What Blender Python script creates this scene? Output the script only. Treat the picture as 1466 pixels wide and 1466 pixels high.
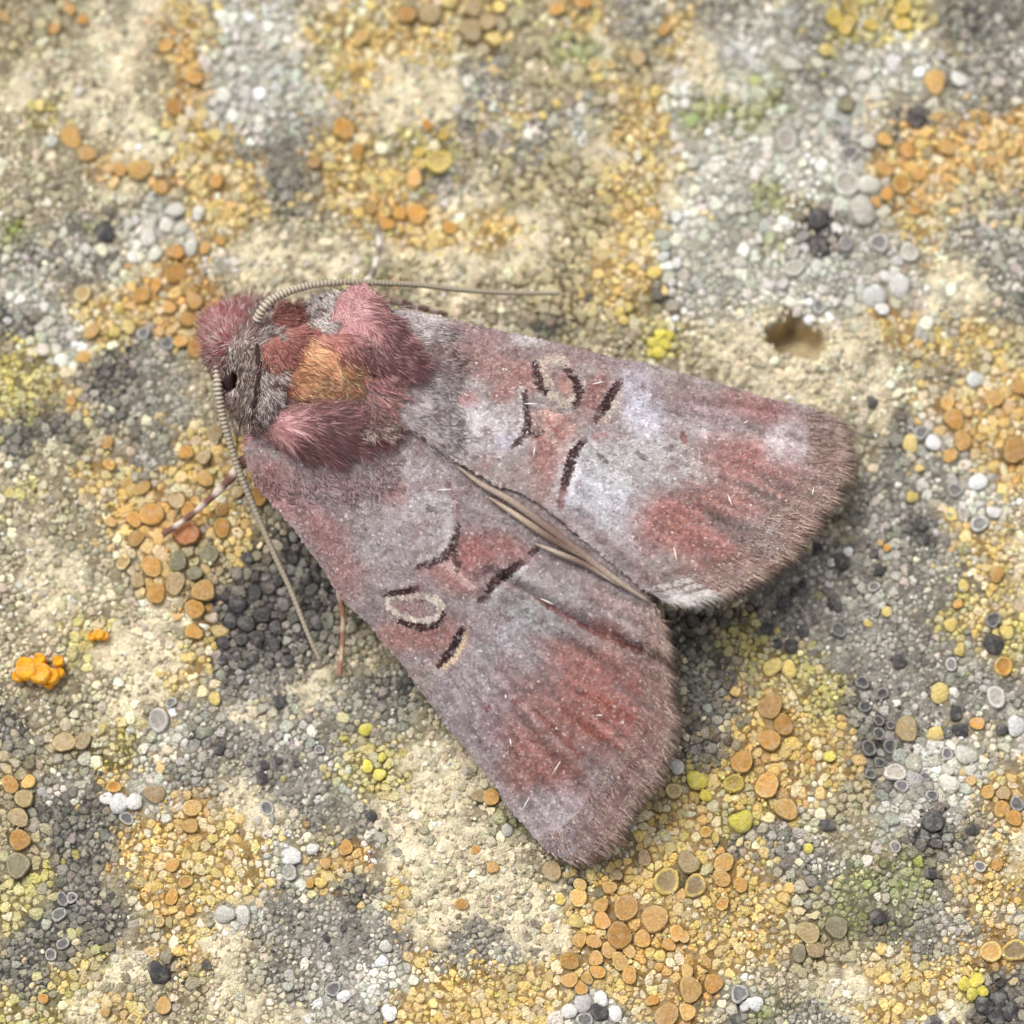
import bpy, math, random
import numpy as np
from mathutils import Vector, Matrix, kdtree

# ------------------------------------------------------------------ scene, camera, sky, sun, exposure
sc = bpy.context.scene
for o in list(bpy.data.objects): bpy.data.objects.remove(o)
sc.unit_settings.system = 'METRIC'; sc.unit_settings.scale_length = 0.01      # one unit is one centimetre
COL = sc.collection
rng = np.random.default_rng(7); random.seed(7)
FRAME = 3.1; DIST = 11.0; TILT = math.radians(11); S = FRAME/1466.0
cam_d = bpy.data.cameras.new('camera'); cam = bpy.data.objects.new('camera', cam_d); COL.objects.link(cam)
cam.location = (0, -DIST*math.sin(TILT), DIST*math.cos(TILT)); cam.rotation_euler = (TILT, 0, 0)
cam_d.sensor_width = 36; cam_d.lens = 18/(FRAME/2/DIST); cam_d.clip_start = 0.1; cam_d.clip_end = 400
cam_d.dof.use_dof = True; cam_d.dof.focus_distance = DIST-0.27; cam_d.dof.aperture_fstop = 0.34
sc.camera = cam
EL, AZ = math.radians(62), math.radians(-35)        # sun height; bearing measured from +Y towards +X
wd = bpy.data.worlds.new('World'); sc.world = wd; wd.use_nodes = True
nt = wd.node_tree; nt.nodes.clear()
sky = nt.nodes.new('ShaderNodeTexSky'); sky.sky_type = 'NISHITA'; sky.sun_disc = False
sky.sun_elevation = EL; sky.sun_rotation = AZ; sky.dust_density = 6.0; sky.air_density = 1.0
hs = nt.nodes.new('ShaderNodeHueSaturation'); hs.inputs['Saturation'].default_value = 0.14   # overcast: the sky is nearly grey
bg = nt.nodes.new('ShaderNodeBackground'); bg.inputs['Strength'].default_value = 0.14
wo = nt.nodes.new('ShaderNodeOutputWorld')
nt.links.new(sky.outputs[0], hs.inputs['Color']); nt.links.new(hs.outputs[0], bg.inputs[0]); nt.links.new(bg.outputs[0], wo.inputs[0])
sd = bpy.data.lights.new('sun', 'SUN'); sd.energy = 1.1; sd.angle = math.radians(22); sd.color = (1.0, 0.965, 0.91)
sun = bpy.data.objects.new('sun', sd); COL.objects.link(sun); sun.location = (-6, 8, 14)
sdir = Vector((math.sin(AZ)*math.cos(EL), math.cos(AZ)*math.cos(EL), math.sin(EL)))
sun.rotation_euler = sdir.to_track_quat('Z', 'Y').to_euler()
sc.view_settings.view_transform = 'Standard'; sc.view_settings.look = 'None'
sc.view_settings.exposure = 0.2; sc.view_settings.gamma = 1
sc.render.engine = 'CYCLES'

# ------------------------------------------------------------------ helpers
ct, st_ = math.cos(TILT), math.sin(TILT)
CAM = np.array(cam.location)
RX = np.array([1., 0, 0]); UP = np.array([0, ct, st_]); FW = np.array([0, st_, -ct])
def P(px, py, z=0.0):
    """where the ray through photo pixel (px,py) meets height z"""
    px = np.asarray(px, float); py = np.asarray(py, float); z = np.asarray(z, float)
    k = FRAME/1466.0/DIST
    d = FW + ((px-733)*k)[..., None]*RX + ((733-py)*k)[..., None]*UP
    t = (z-CAM[2])/d[..., 2]
    return CAM + d*t[..., None]
def lin(c):
    c = np.asarray(c, float)/255.0
    return np.where(c <= 0.04045, c/12.92, ((c+0.055)/1.055)**2.4)
_tabs = {}
def vn(x, y, seed=0):
    """value noise 0..1"""
    if seed not in _tabs: _tabs[seed] = np.random.default_rng(1000+seed).random((256, 256))
    T = _tabs[seed]; x = np.asarray(x, float); y = np.asarray(y, float)
    xi = np.floor(x).astype(int); yi = np.floor(y).astype(int); fx = x-xi; fy = y-yi
    fx = fx*fx*fx*(fx*(fx*6-15)+10); fy = fy*fy*fy*(fy*(fy*6-15)+10)
    a = T[xi & 255, yi & 255]; b = T[(xi+1) & 255, yi & 255]; c = T[xi & 255, (yi+1) & 255]; d = T[(xi+1) & 255, (yi+1) & 255]
    return (a*(1-fx)+b*fx)*(1-fy)+(c*(1-fx)+d*fx)*fy
def fbm(x, y, seed=0, n=3):
    s = 0; a = .5; t = 0
    for i in range(n):
        s = s+a*vn(x*2**i, y*2**i, seed+i*17); t += a; a *= .5
    return s/t
def inpoly(px, py, poly):
    ins = np.zeros(np.shape(px), bool); n = len(poly); j = n-1
    for i in range(n):
        xi, yi = poly[i]; xj, yj = poly[j]
        c = ((yi > py) != (yj > py)) & (px < (xj-xi)*(py-yi)/((yj-yi) or 1e-9)+xi)
        ins ^= c; j = i
    return ins
def dline(px, py, pts):
    """distance to a polyline and the parameter 0..1 along it"""
    best = np.full(np.shape(px), 1e9); bt = np.zeros(np.shape(px)); n = len(pts)-1
    for i in range(n):
        (x0, y0), (x1, y1) = pts[i], pts[i+1]; dx, dy = x1-x0, y1-y0
        t = np.clip(((px-x0)*dx+(py-y0)*dy)/(dx*dx+dy*dy+1e-9), 0, 1)
        d = np.hypot(px-x0-t*dx, py-y0-t*dy); m = d < best
        best = np.where(m, d, best); bt = np.where(m, (i+t)/n, bt)
    return best, bt
def sstep(a, b, x):
    t = np.clip((x-a)/(b-a), 0, 1); return t*t*(3-2*t)
def resample(pts, n):
    """Catmull-Rom through pts, n points evenly by length"""
    p = np.asarray(pts, float); q = np.vstack([2*p[0]-p[1], p, 2*p[-1]-p[-2]]); out = []
    for i in range(1, len(q)-2):
        t = np.linspace(0, 1, 12, endpoint=False)[:, None]
        a, b, c, d = q[i-1], q[i], q[i+1], q[i+2]
        out.append(.5*((2*b)+(-a+c)*t+(2*a-5*b+4*c-d)*t*t+(-a+3*b-3*c+d)*t**3))
    out = np.vstack(out+[p[-1:]])
    L = np.concatenate([[0], np.cumsum(np.linalg.norm(np.diff(out[:, :2], axis=0), axis=1))])
    s = np.linspace(0, L[-1], n)
    return np.stack([np.interp(s, L, out[:, k]) for k in range(p.shape[1])], 1)

def mesh_from(name, V, faces, cols=None, mat=None, smooth=True):
    """faces: list of (n,k) int arrays, k = 3 or 4"""
    me = bpy.data.meshes.new(name); V = np.asarray(V, np.float32)
    me.vertices.add(len(V)); me.vertices.foreach_set('co', V.ravel())
    loops = np.concatenate([np.asarray(f).ravel() for f in faces]).astype(np.int32)
    sizes = np.concatenate([np.full(len(f), np.shape(f)[1]) for f in faces]).astype(np.int32)
    starts = np.concatenate([[0], np.cumsum(sizes)[:-1]]).astype(np.int32)
    me.loops.add(len(loops)); me.loops.foreach_set('vertex_index', loops)
    me.polygons.add(len(sizes)); me.polygons.foreach_set('loop_start', starts); me.polygons.foreach_set('loop_total', sizes)
    if smooth: me.polygons.foreach_set('use_smooth', np.ones(len(sizes), bool))
    if cols is not None:
        a = me.color_attributes.new('Col', 'FLOAT_COLOR', 'POINT')
        a.data.foreach_set('color', np.concatenate([cols, np.ones((len(cols), 1))], 1).astype(np.float32).ravel())
    if mat: me.materials.append(mat)
    me.update(); me.validate()
    return me
def obj(name, me, parent=None, loc=None):
    o = bpy.data.objects.new(name, me); COL.objects.link(o)
    if loc is not None: o.location = loc
    if parent is not None:
        o.parent = parent
        if parent.type == 'EMPTY' or loc is not None:
            pl = Vector(parent.location)
            if parent.parent: pl = pl+Vector(parent.parent.location)
            o.location = Vector(loc if loc is not None else (0, 0, 0))-pl
    return o
def cobj(name, V, faces, cols, mat, parent=None, smooth=True):
    """mesh object whose origin sits at the middle of its own base"""
    V = np.asarray(V, float); c = (V.min(0)+V.max(0))/2; c[2] = V[:, 2].min()
    return obj(name, mesh_from(name, V-c, faces, cols, mat, smooth), parent, Vector(c))
def tag(o, label, cat, group=None, kind=None):
    if label: o['label'] = label
    if cat: o['category'] = cat
    if group: o['group'] = group
    if kind: o['kind'] = kind
    return o
def empty(name, loc):
    o = bpy.data.objects.new(name, None); COL.objects.link(o); o.location = loc; o.empty_display_size = 0.1; return o

def material(name, rough=.85, spec=.2, nscale=220., namp=.25, bump=.25, bscale=260., sheen=0., sss=0., big=0.):
    m = bpy.data.materials.new(name); m.use_nodes = True; t = m.node_tree; N = t.nodes; L = t.links
    b = N['Principled BSDF']; b.inputs['Roughness'].default_value = rough; b.inputs['Specular IOR Level'].default_value = spec
    at = N.new('ShaderNodeAttribute'); at.attribute_name = 'Col'
    ge = N.new('ShaderNodeNewGeometry')
    nz = N.new('ShaderNodeTexNoise'); nz.inputs['Scale'].default_value = nscale; nz.inputs['Detail'].default_value = 2; nz.inputs['Roughness'].default_value = .65
    L.new(ge.outputs['Position'], nz.inputs['Vector'])
    mr = N.new('ShaderNodeMapRange'); mr.inputs[1].default_value = .28; mr.inputs[2].default_value = .72
    mr.inputs[3].default_value = 1-namp; mr.inputs[4].default_value = 1+namp; L.new(nz.outputs[0], mr.inputs[0])
    mx = N.new('ShaderNodeVectorMath'); mx.operation = 'SCALE'; L.new(at.outputs['Color'], mx.inputs[0]); L.new(mr.outputs[0], mx.inputs['Scale'])
    if big:
        n3 = N.new('ShaderNodeTexNoise'); n3.inputs['Scale'].default_value = 38; n3.inputs['Detail'].default_value = 3; n3.inputs['Roughness'].default_value = .7
        L.new(ge.outputs['Position'], n3.inputs['Vector'])
        m3 = N.new('ShaderNodeMapRange'); m3.inputs[1].default_value = .48; m3.inputs[2].default_value = .78; m3.inputs[3].default_value = 0; m3.inputs[4].default_value = big
        L.new(n3.outputs[0], m3.inputs[0]); mm = N.new('ShaderNodeMix'); mm.data_type = 'RGBA'
        L.new(m3.outputs[0], mm.inputs[0]); L.new(mx.outputs[0], mm.inputs[6]); mm.inputs[7].default_value = (.55, .51, .42, 1)
        L.new(mm.outputs[2], b.inputs['Base Color'])
    else: L.new(mx.outputs[0], b.inputs['Base Color'])
    if bump:
        n2 = N.new('ShaderNodeTexNoise'); n2.inputs['Scale'].default_value = bscale; n2.inputs['Detail'].default_value = 1.5
        L.new(ge.outputs['Position'], n2.inputs['Vector'])
        bp = N.new('ShaderNodeBump'); bp.inputs['Strength'].default_value = bump; bp.inputs['Distance'].default_value = .009
        L.new(n2.outputs[0], bp.inputs['Height']); L.new(bp.outputs[0], b.inputs['Normal'])
    if sheen:
        b.inputs['Sheen Weight'].default_value = sheen; b.inputs['Sheen Roughness'].default_value = .4
    if sss:
        b.inputs['Subsurface Weight'].default_value = sss; b.inputs['Subsurface Scale'].default_value = .02
    return m
M_STONE = material('limestone', .95, .1, 90, .28, .9, 110, big=.5)
M_LICH = material('lichen_crust', .92, .1, 120, .30, 1.0, 140, big=.55)
M_DISC = material('lichen_disc', .8, .2, 110, .2, .5, 160, big=.4)
M_WING = material('wing_membrane', .8, .15, 300, .2, .3, 320)
M_SCALE = material('wing_scales', .7, .16, 500, .18, 0, sheen=.15)
M_FUR = material('moth_fur', .65, .25, 400, .15, 0, sheen=.1)
M_BODY = material('moth_body', .85, .15, 200, .3, .4, 250)
M_HORN = material('moth_horn', .5, .35, 300, .2, .2, 300)
M_EYE = material('moth_eye', .15, .5, 300, .1, 0)

# ------------------------------------------------------------------ the stone: what grows where
SPOTS = {  # centre x, y and half-widths of the growths, in photograph pixels; beige crust everywhere else; dark spots hugging the wings also paint in wing shade
 'c': [(215,20,30,25),(170,75,45,30),(20,120,30,25),(120,130,25,20),(175,175,40,25),(215,220,35,22),(165,275,25,20),(370,370,40,40),(430,60,25,25),(470,385,30,25),(600,130,75,45),(560,165,40,30),(700,265,30,25),(770,310,40,25),(750,360,45,30),(560,370,35,25),(650,380,60,35),(620,420,50,25),(860,70,30,40),(870,225,25,30),(960,270,20,30),(1010,80,45,40),(1010,130,25,20),(1075,490,75,35),(1130,530,85,35),(1200,480,40,35),(1220,560,50,25),(1375,420,60,30),(1460,820,25,60),(75,830,50,40),(70,870,30,30),(110,510,30,25),(175,920,50,40),(220,960,40,50),(240,870,30,25),(430,975,50,25),(360,1020,30,25),(345,1145,35,30),(165,1015,30,25),(370,1185,25,20),(640,1100,70,50),(600,1160,50,40),(640,1230,90,60),(690,1290,90,50),(770,1340,60,50),(600,1310,40,40),(310,1370,50,40),(175,1390,45,30),(330,1430,40,30),(120,1450,35,25),(410,1455,25,15),(1210,1420,40,35),(1365,1450,30,20),(1455,1225,20,35)],
 'w': [(310,20,30,30),(345,90,50,60),(400,40,40,35),(390,130,70,60),(330,170,40,30),(245,330,50,40),(325,380,25,20),(30,420,30,25),(70,470,30,20),(1100,60,60,50),(1070,110,60,40),(1250,85,70,40),(1310,110,35,30),(1180,170,60,50),(1120,220,90,50),(1040,240,60,50),(1000,300,45,60),(1060,330,60,70),(1130,390,80,50),(1230,270,45,60),(1235,350,50,40),(1265,410,50,30),(1000,400,40,50),(965,370,25,60),(1200,420,50,30),(975,160,30,40),(1345,440,25,25),(1330,620,25,25),(1395,700,40,45),(1320,1115,60,55),(1380,1085,30,25),(1450,1040,25,30),(1270,1160,25,25),(200,1145,50,25),(225,1045,30,25),(415,1235,25,30),(335,1310,45,20),(490,1420,55,30),(560,1410,40,45),(845,1440,55,30),(1068,1432,25,20),(1455,1320,20,25),(830,170,25,25)],
 'y': [(275,30,30,35),(270,170,30,35),(315,235,50,45),(360,270,40,35),(310,310,35,25),(480,240,35,60),(530,60,60,70),(600,60,60,30),(670,30,60,30),(520,270,50,45),(620,330,50,30),(560,270,40,30),(700,320,35,40),(720,170,25,25),(830,20,30,25),(870,110,40,40),(920,180,50,60),(910,260,55,60),(890,340,65,70),(900,420,55,50),(960,40,25,40),(170,460,45,40),(130,450,30,25),(110,575,25,20),(270,630,35,25),(300,690,45,60),(160,680,35,35),(125,665,25,20),(170,755,25,25),(340,760,35,45),(270,960,25,50),(160,1110,20,35),(200,1200,50,45),(330,1190,45,45),(280,1260,70,50),(370,1230,30,45),(250,1340,40,45),(280,1380,50,25),(450,1255,45,35),(570,1290,45,40),(600,1380,30,60),(690,1420,90,45),(600,1440,40,40),(780,1430,45,45),(820,1340,25,90),(880,1270,60,30),(900,1400,80,40),(960,1290,50,50),(985,1180,50,60),(1080,1040,70,50),(1160,1050,50,60),(1060,1130,60,40),(1090,1250,60,60),(1060,1320,70,70),(1110,1350,60,40),(1430,1120,50,30),(1430,1260,60,40),(1300,1400,70,40),(1260,1440,40,35),(1370,1410,40,25),(1400,760,50,40),(1430,820,50,40),(1410,880,40,30),(1420,640,50,50),(1290,480,70,30),(1420,480,35,25),(1420,540,40,30),(1310,310,30,25),(100,1400,30,25),(170,1460,30,20),(930,1240,50,30)],
 'o': [(255,85,30,30),(275,125,25,30),(195,245,60,20),(230,270,20,20),(260,390,50,45),(240,430,55,40),(280,460,40,45),(580,305,45,25),(545,310,30,20),(500,200,20,30),(1285,225,50,45),(1340,215,45,35),(1290,280,45,30),(1420,180,45,25),(1440,240,30,40),(1370,600,40,45),(1460,640,25,50),(1460,560,25,35),(215,730,45,50),(270,760,50,35),(230,820,45,40),(285,870,25,30),(265,1185,50,35),(255,1270,40,45),(490,1215,25,25),(880,1330,75,60),(935,1330,45,40),(980,1410,45,50),(1100,1060,40,40),(1110,1140,35,40),(1040,1255,35,35),(1440,1165,35,25),(1420,1365,40,30),(1280,455,45,25)],
 'l': [(470,75,30,30),(60,165,25,20),(720,15,30,20),(620,215,45,30),(1210,30,50,40),(1290,25,35,30),(25,540,45,60),(70,530,35,30),(60,720,25,20),(135,920,40,20),(220,1010,20,20),(165,1075,20,30),(30,1285,40,50),(110,1370,30,25),(70,1435,40,30),(20,1450,30,25),(530,1080,45,50),(550,1110,35,25),(1070,930,50,35),(1130,950,50,30),(1190,1000,35,30),(1055,1175,35,25),(1000,1120,30,25),(1370,890,25,40),(1440,910,25,40),(1345,990,25,20),(890,450,30,25),(945,490,25,25),(1390,1410,20,18)],
 'm': [(20,335,30,25),(820,75,25,30),(1000,160,50,30),(1070,165,60,35),(1110,130,35,25),(1090,290,25,40),(1105,350,25,25),(520,405,30,20),(1225,1270,50,40),(1270,1290,60,45),(1300,1245,40,30),(1215,1325,40,30),(1100,1450,35,20),(720,1175,20,20)],
 'g': [(400,220,40,45),(340,215,30,30),(690,120,50,45),(660,165,30,30),(640,265,30,25),(740,205,45,40),(1160,30,40,30),(1060,20,50,30),(1170,110,40,30),(1420,110,50,50),(1440,60,30,40),(1420,330,50,60),(1450,410,30,40),(25,370,40,30),(110,330,30,30),(120,380,50,30),(215,560,40,50),(250,575,40,30),(215,650,30,30),(220,500,30,40),(1330,660,50,40),(1310,720,40,40),(1330,830,50,40),(1320,920,50,60),(1360,980,40,30),(430,1040,50,40),(300,1060,50,35),(250,1120,40,30),(110,1110,35,25),(520,1010,45,40),(500,1180,35,35),(430,1280,40,30),(1130,1215,60,35),(1180,1250,40,40),(1330,1330,60,40),(1160,1450,30,20),(420,1400,35,40),(560,1460,30,15),(920,20,30,30)],
 'G': [(10,450,25,50),(400,270,40,30),(1400,20,60,30),(1315,165,25,25),(780,470,30,20),(70,595,30,25),(20,620,30,30),(10,1060,30,35),(280,1060,30,25),(60,1160,30,40),(110,1200,45,50),(110,1290,50,60),(60,1330,40,40),(130,1330,45,30),(30,1380,40,40),(490,1270,35,30),(700,1330,40,30),(570,990,35,40),(1000,930,40,60),(1010,1010,35,60),(1000,1080,30,30),(1280,620,30,30),(1310,760,30,35),(1410,900,25,30),(1250,1010,40,40),(1260,1100,25,30),(1070,1210,25,25),(1150,1265,30,25),(1060,1455,30,15),(1450,1420,25,30),(940,430,25,20)],
 'K': [(165,550,45,50),(385,870,95,100),(400,790,30,35),(330,940,35,30),(150,330,18,16),(1170,335,30,40),(225,1395,20,20),(1255,1060,30,40),(1335,1185,40,30),(1260,1315,25,18),(1425,1445,40,30),(990,900,25,25),(1070,880,30,20),(1330,1260,15,15),(815,1270,25,15)],
 'p': [(1180,850,110,70),(1230,900,90,70),(1270,720,40,60),(1370,770,30,30),(1130,910,70,40),(1290,980,60,50),(1290,1050,50,50),(1410,1000,50,40),(400,1080,80,60),(440,1140,60,40),(400,970,50,30),(350,980,50,30),(400,1320,60,30),(470,1330,60,40),(500,1370,50,40),(560,1360,30,25),(660,1370,40,25),(720,1360,40,30),(1330,1460,40,12)],
 't': [(20,30,40,40),(60,25,35,30),(670,50,55,30),(740,20,35,25),(760,70,40,30),(820,120,35,25),(910,80,40,35),(770,240,60,50),(830,270,50,60),(820,340,45,40),(800,400,60,35),(830,455,40,25),(560,405,30,20),(860,160,30,25),(720,230,40,30),(1410,260,40,25),(1460,280,20,30),(100,1060,40,25),(30,1110,35,30),(25,1200,40,60),(270,815,40,35),(300,810,30,40),(1160,1345,50,40),(995,1265,30,30),(1220,1120,35,35),(265,1425,30,30),(230,1330,20,18),(1455,480,20,25)],
}
ZMAP = np.full((734, 734), ord('b')); ZBEST = np.full((734, 734), 1.12)      # one cell per two pixels
for kind, spots in SPOTS.items():
    for (x, y, a, b) in spots:
        x0, x1 = max(int((x-1.2*a)/2), 0), min(int((x+1.2*a)/2)+2, 734); y0, y1 = max(int((y-1.2*b)/2), 0), min(int((y+1.2*b)/2)+2, 734)
        yy, xx = np.mgrid[y0:y1, x0:x1]; q = np.hypot((xx*2-x)/a, (yy*2-y)/b); m = q < ZBEST[y0:y1, x0:x1]
        ZMAP[y0:y1, x0:x1][m] = ord(kind); ZBEST[y0:y1, x0:x1][m] = q[m]
PAL = {  # colours of the crust pieces, colour of the skin between them, size range in pixels, dome, tightness
 'c': ([(236,224,192),(228,214,180),(218,203,168),(206,193,163),(240,231,208),(194,183,156)], (214,201,170), (3.6,8), .16, 1.7),
 'b': ([(204,192,162),(190,179,150),(170,160,134),(216,205,176),(156,147,126),(226,216,190)], (136,125,101), (3.4,7.6), .32, 1.6),
 'g': ([(168,164,153),(150,147,139),(186,182,171),(132,129,122),(200,196,185)], (112,107,97), (3.4,7.6), .32, 1.6),
 'G': ([(128,125,118),(110,108,103),(96,94,91),(150,146,137),(84,82,81)], (78,75,71), (4,9), .30, 1.6),
 'K': ([(86,83,83),(72,70,71),(104,100,99),(64,62,63),(140,135,130)], (60,57,55), (4.2,9), .40, 1.5),
 'w': ([(214,212,202),(200,199,189),(226,224,217),(184,182,172),(208,203,187),(170,168,157)], (146,143,130), (4.2,10), .28, 1.7),
 'y': ([(222,190,118),(228,202,138),(214,178,100),(234,216,174),(218,192,114),(206,180,120)], (140,115,72), (3.9,8.6), .19, 1.9),
 'o': ([(216,172,102),(224,188,122),(206,158,88),(230,206,158),(212,178,100)], (138,108,66), (4.2,9), .20, 1.9),
 'l': ([(208,194,112),(198,184,104),(220,208,146),(192,182,128),(180,174,130)], (114,102,64), (3.8,8.2), .22, 1.8),
 'm': ([(152,157,98),(138,144,88),(172,171,122),(192,190,168),(206,203,188),(130,132,98)], (106,104,80), (4,8.5), .45, 1.5),
 'p': ([(170,165,157),(152,148,142),(188,183,174),(134,130,125),(202,198,188),(106,103,100)], (126,121,113), (3.2,6.2), .32, 1.6),
 't': ([(190,176,136),(176,162,126),(162,150,117),(204,191,150),(150,140,116)], (100,88,64), (4.2,9.4), .20, 1.9),
}
def mirror(v):
    v = np.abs(v); v = np.mod(v, 2932); return np.clip(np.where(v > 1466, 2932-v, v)/2, 0, 733).astype(int)
def zone(px, py, warp=20):
    wx = px+warp*2*(fbm(px/55, py/55, 3)-.5)*1.6+30*(vn(px/14, py/14, 5)-.5); wy = py+warp*2*(fbm(px/55, py/55, 4)-.5)*1.6+30*(vn(px/14, py/14, 6)-.5)
    return ZMAP[mirror(wy), mirror(wx)]
def world2px(x, y, z=0.):
    d = np.stack([x, y, np.broadcast_to(z, np.shape(x))], -1)-CAM
    k = FRAME/1466.0/DIST; w = d@FW
    return 733+(d@RX)/w/k, 733-(d@UP)/w/k
HOLE = [(1092,474),(1104,462),(1122,452),(1130,440),(1142,446),(1150,458),(1172,464),(1182,478),(1186,500),(1176,520),(1150,512),(1120,508),(1098,492)]
def stoneH(x, y, px=None, py=None):
    if px is None: px, py = world2px(x, y)
    h = .10*(fbm(x*.9+5, y*.9+3, 21, 3)-.5)+.05*(fbm(x*4, y*4, 31, 3)-.5)
    near = (np.abs(px-1140) < 110) & (np.abs(py-480) < 110)
    if np.any(near):
        d = np.full(np.shape(px), 1e3); hx, hy = px[near], py[near]
        dd, _ = dline(hx, hy, HOLE+HOLE[:1]); ins = inpoly(hx, hy, HOLE)
        q = np.where(ins, dd, -dd); d = np.zeros(np.shape(px)); 
        dep = sstep(-3, 14, q)*(.17-.10*sstep(455, 520, hy))
        d[near] = dep; h = h-d
    return h
# grid: fine in and near the picture, coarser outside
def axis(fine, lim, step):
    a = np.arange(-fine, fine+1e-6, step); b = fine+np.cumsum(step*1.12**np.arange(1, 60)); b = b[b < lim]
    return np.concatenate([-b[::-1], a, b])
gx = axis(1.95, 12, .0088); gy = gx.copy()
X, Y = np.meshgrid(gx, gy); PXg, PYg = world2px(X, Y)
zl = zone(PXg, PYg); flatz = np.where(np.isin(zl, [ord(q) for q in 'yolwtKG']), .3, 1.)
Zs = stoneH(X, Y, PXg, PYg)+flatz*(.020*(fbm(X*26, Y*26, 41, 3)-.5)+.009*(vn(X*75, Y*75, 44)-.5)); SC = np.zeros(X.shape+(3,))
for k, v in PAL.items():
    SC[zl == ord(k)] = lin(v[1])
for _ in range(2):      # let neighbouring skins run into each other
    SC[1:-1, 1:-1] = (SC[1:-1, 1:-1]*2+SC[:-2, 1:-1]+SC[2:, 1:-1]+SC[1:-1, :-2]+SC[1:-1, 2:])/6
SC *= (.62+.76*fbm(X*30, Y*30, 51))[..., None]
hol = (np.abs(PXg-1140) < 60) & (np.abs(PYg-480) < 60)
hol[hol] = inpoly(PXg[hol], PYg[hol], HOLE)
SC[hol] = lin((184,166,130))*(.75+.5*vn(X[hol]*40, Y[hol]*40, 52))[:, None]
nx, ny = len(gx), len(gy); idx = np.arange(nx*ny).reshape(ny, nx)
F = np.stack([idx[:-1, :-1], idx[:-1, 1:], idx[1:, 1:], idx[1:, :-1]], -1).reshape(-1, 4)
stone = obj('stone_ground', mesh_from('stone_ground', np.stack([X, Y, Zs], -1).reshape(-1, 3), [F], SC.reshape(-1, 3), M_STONE))
tag(stone, 'pale limestone surface with a small pit, mostly covered by lichen', 'stone', kind='structure')

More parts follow.
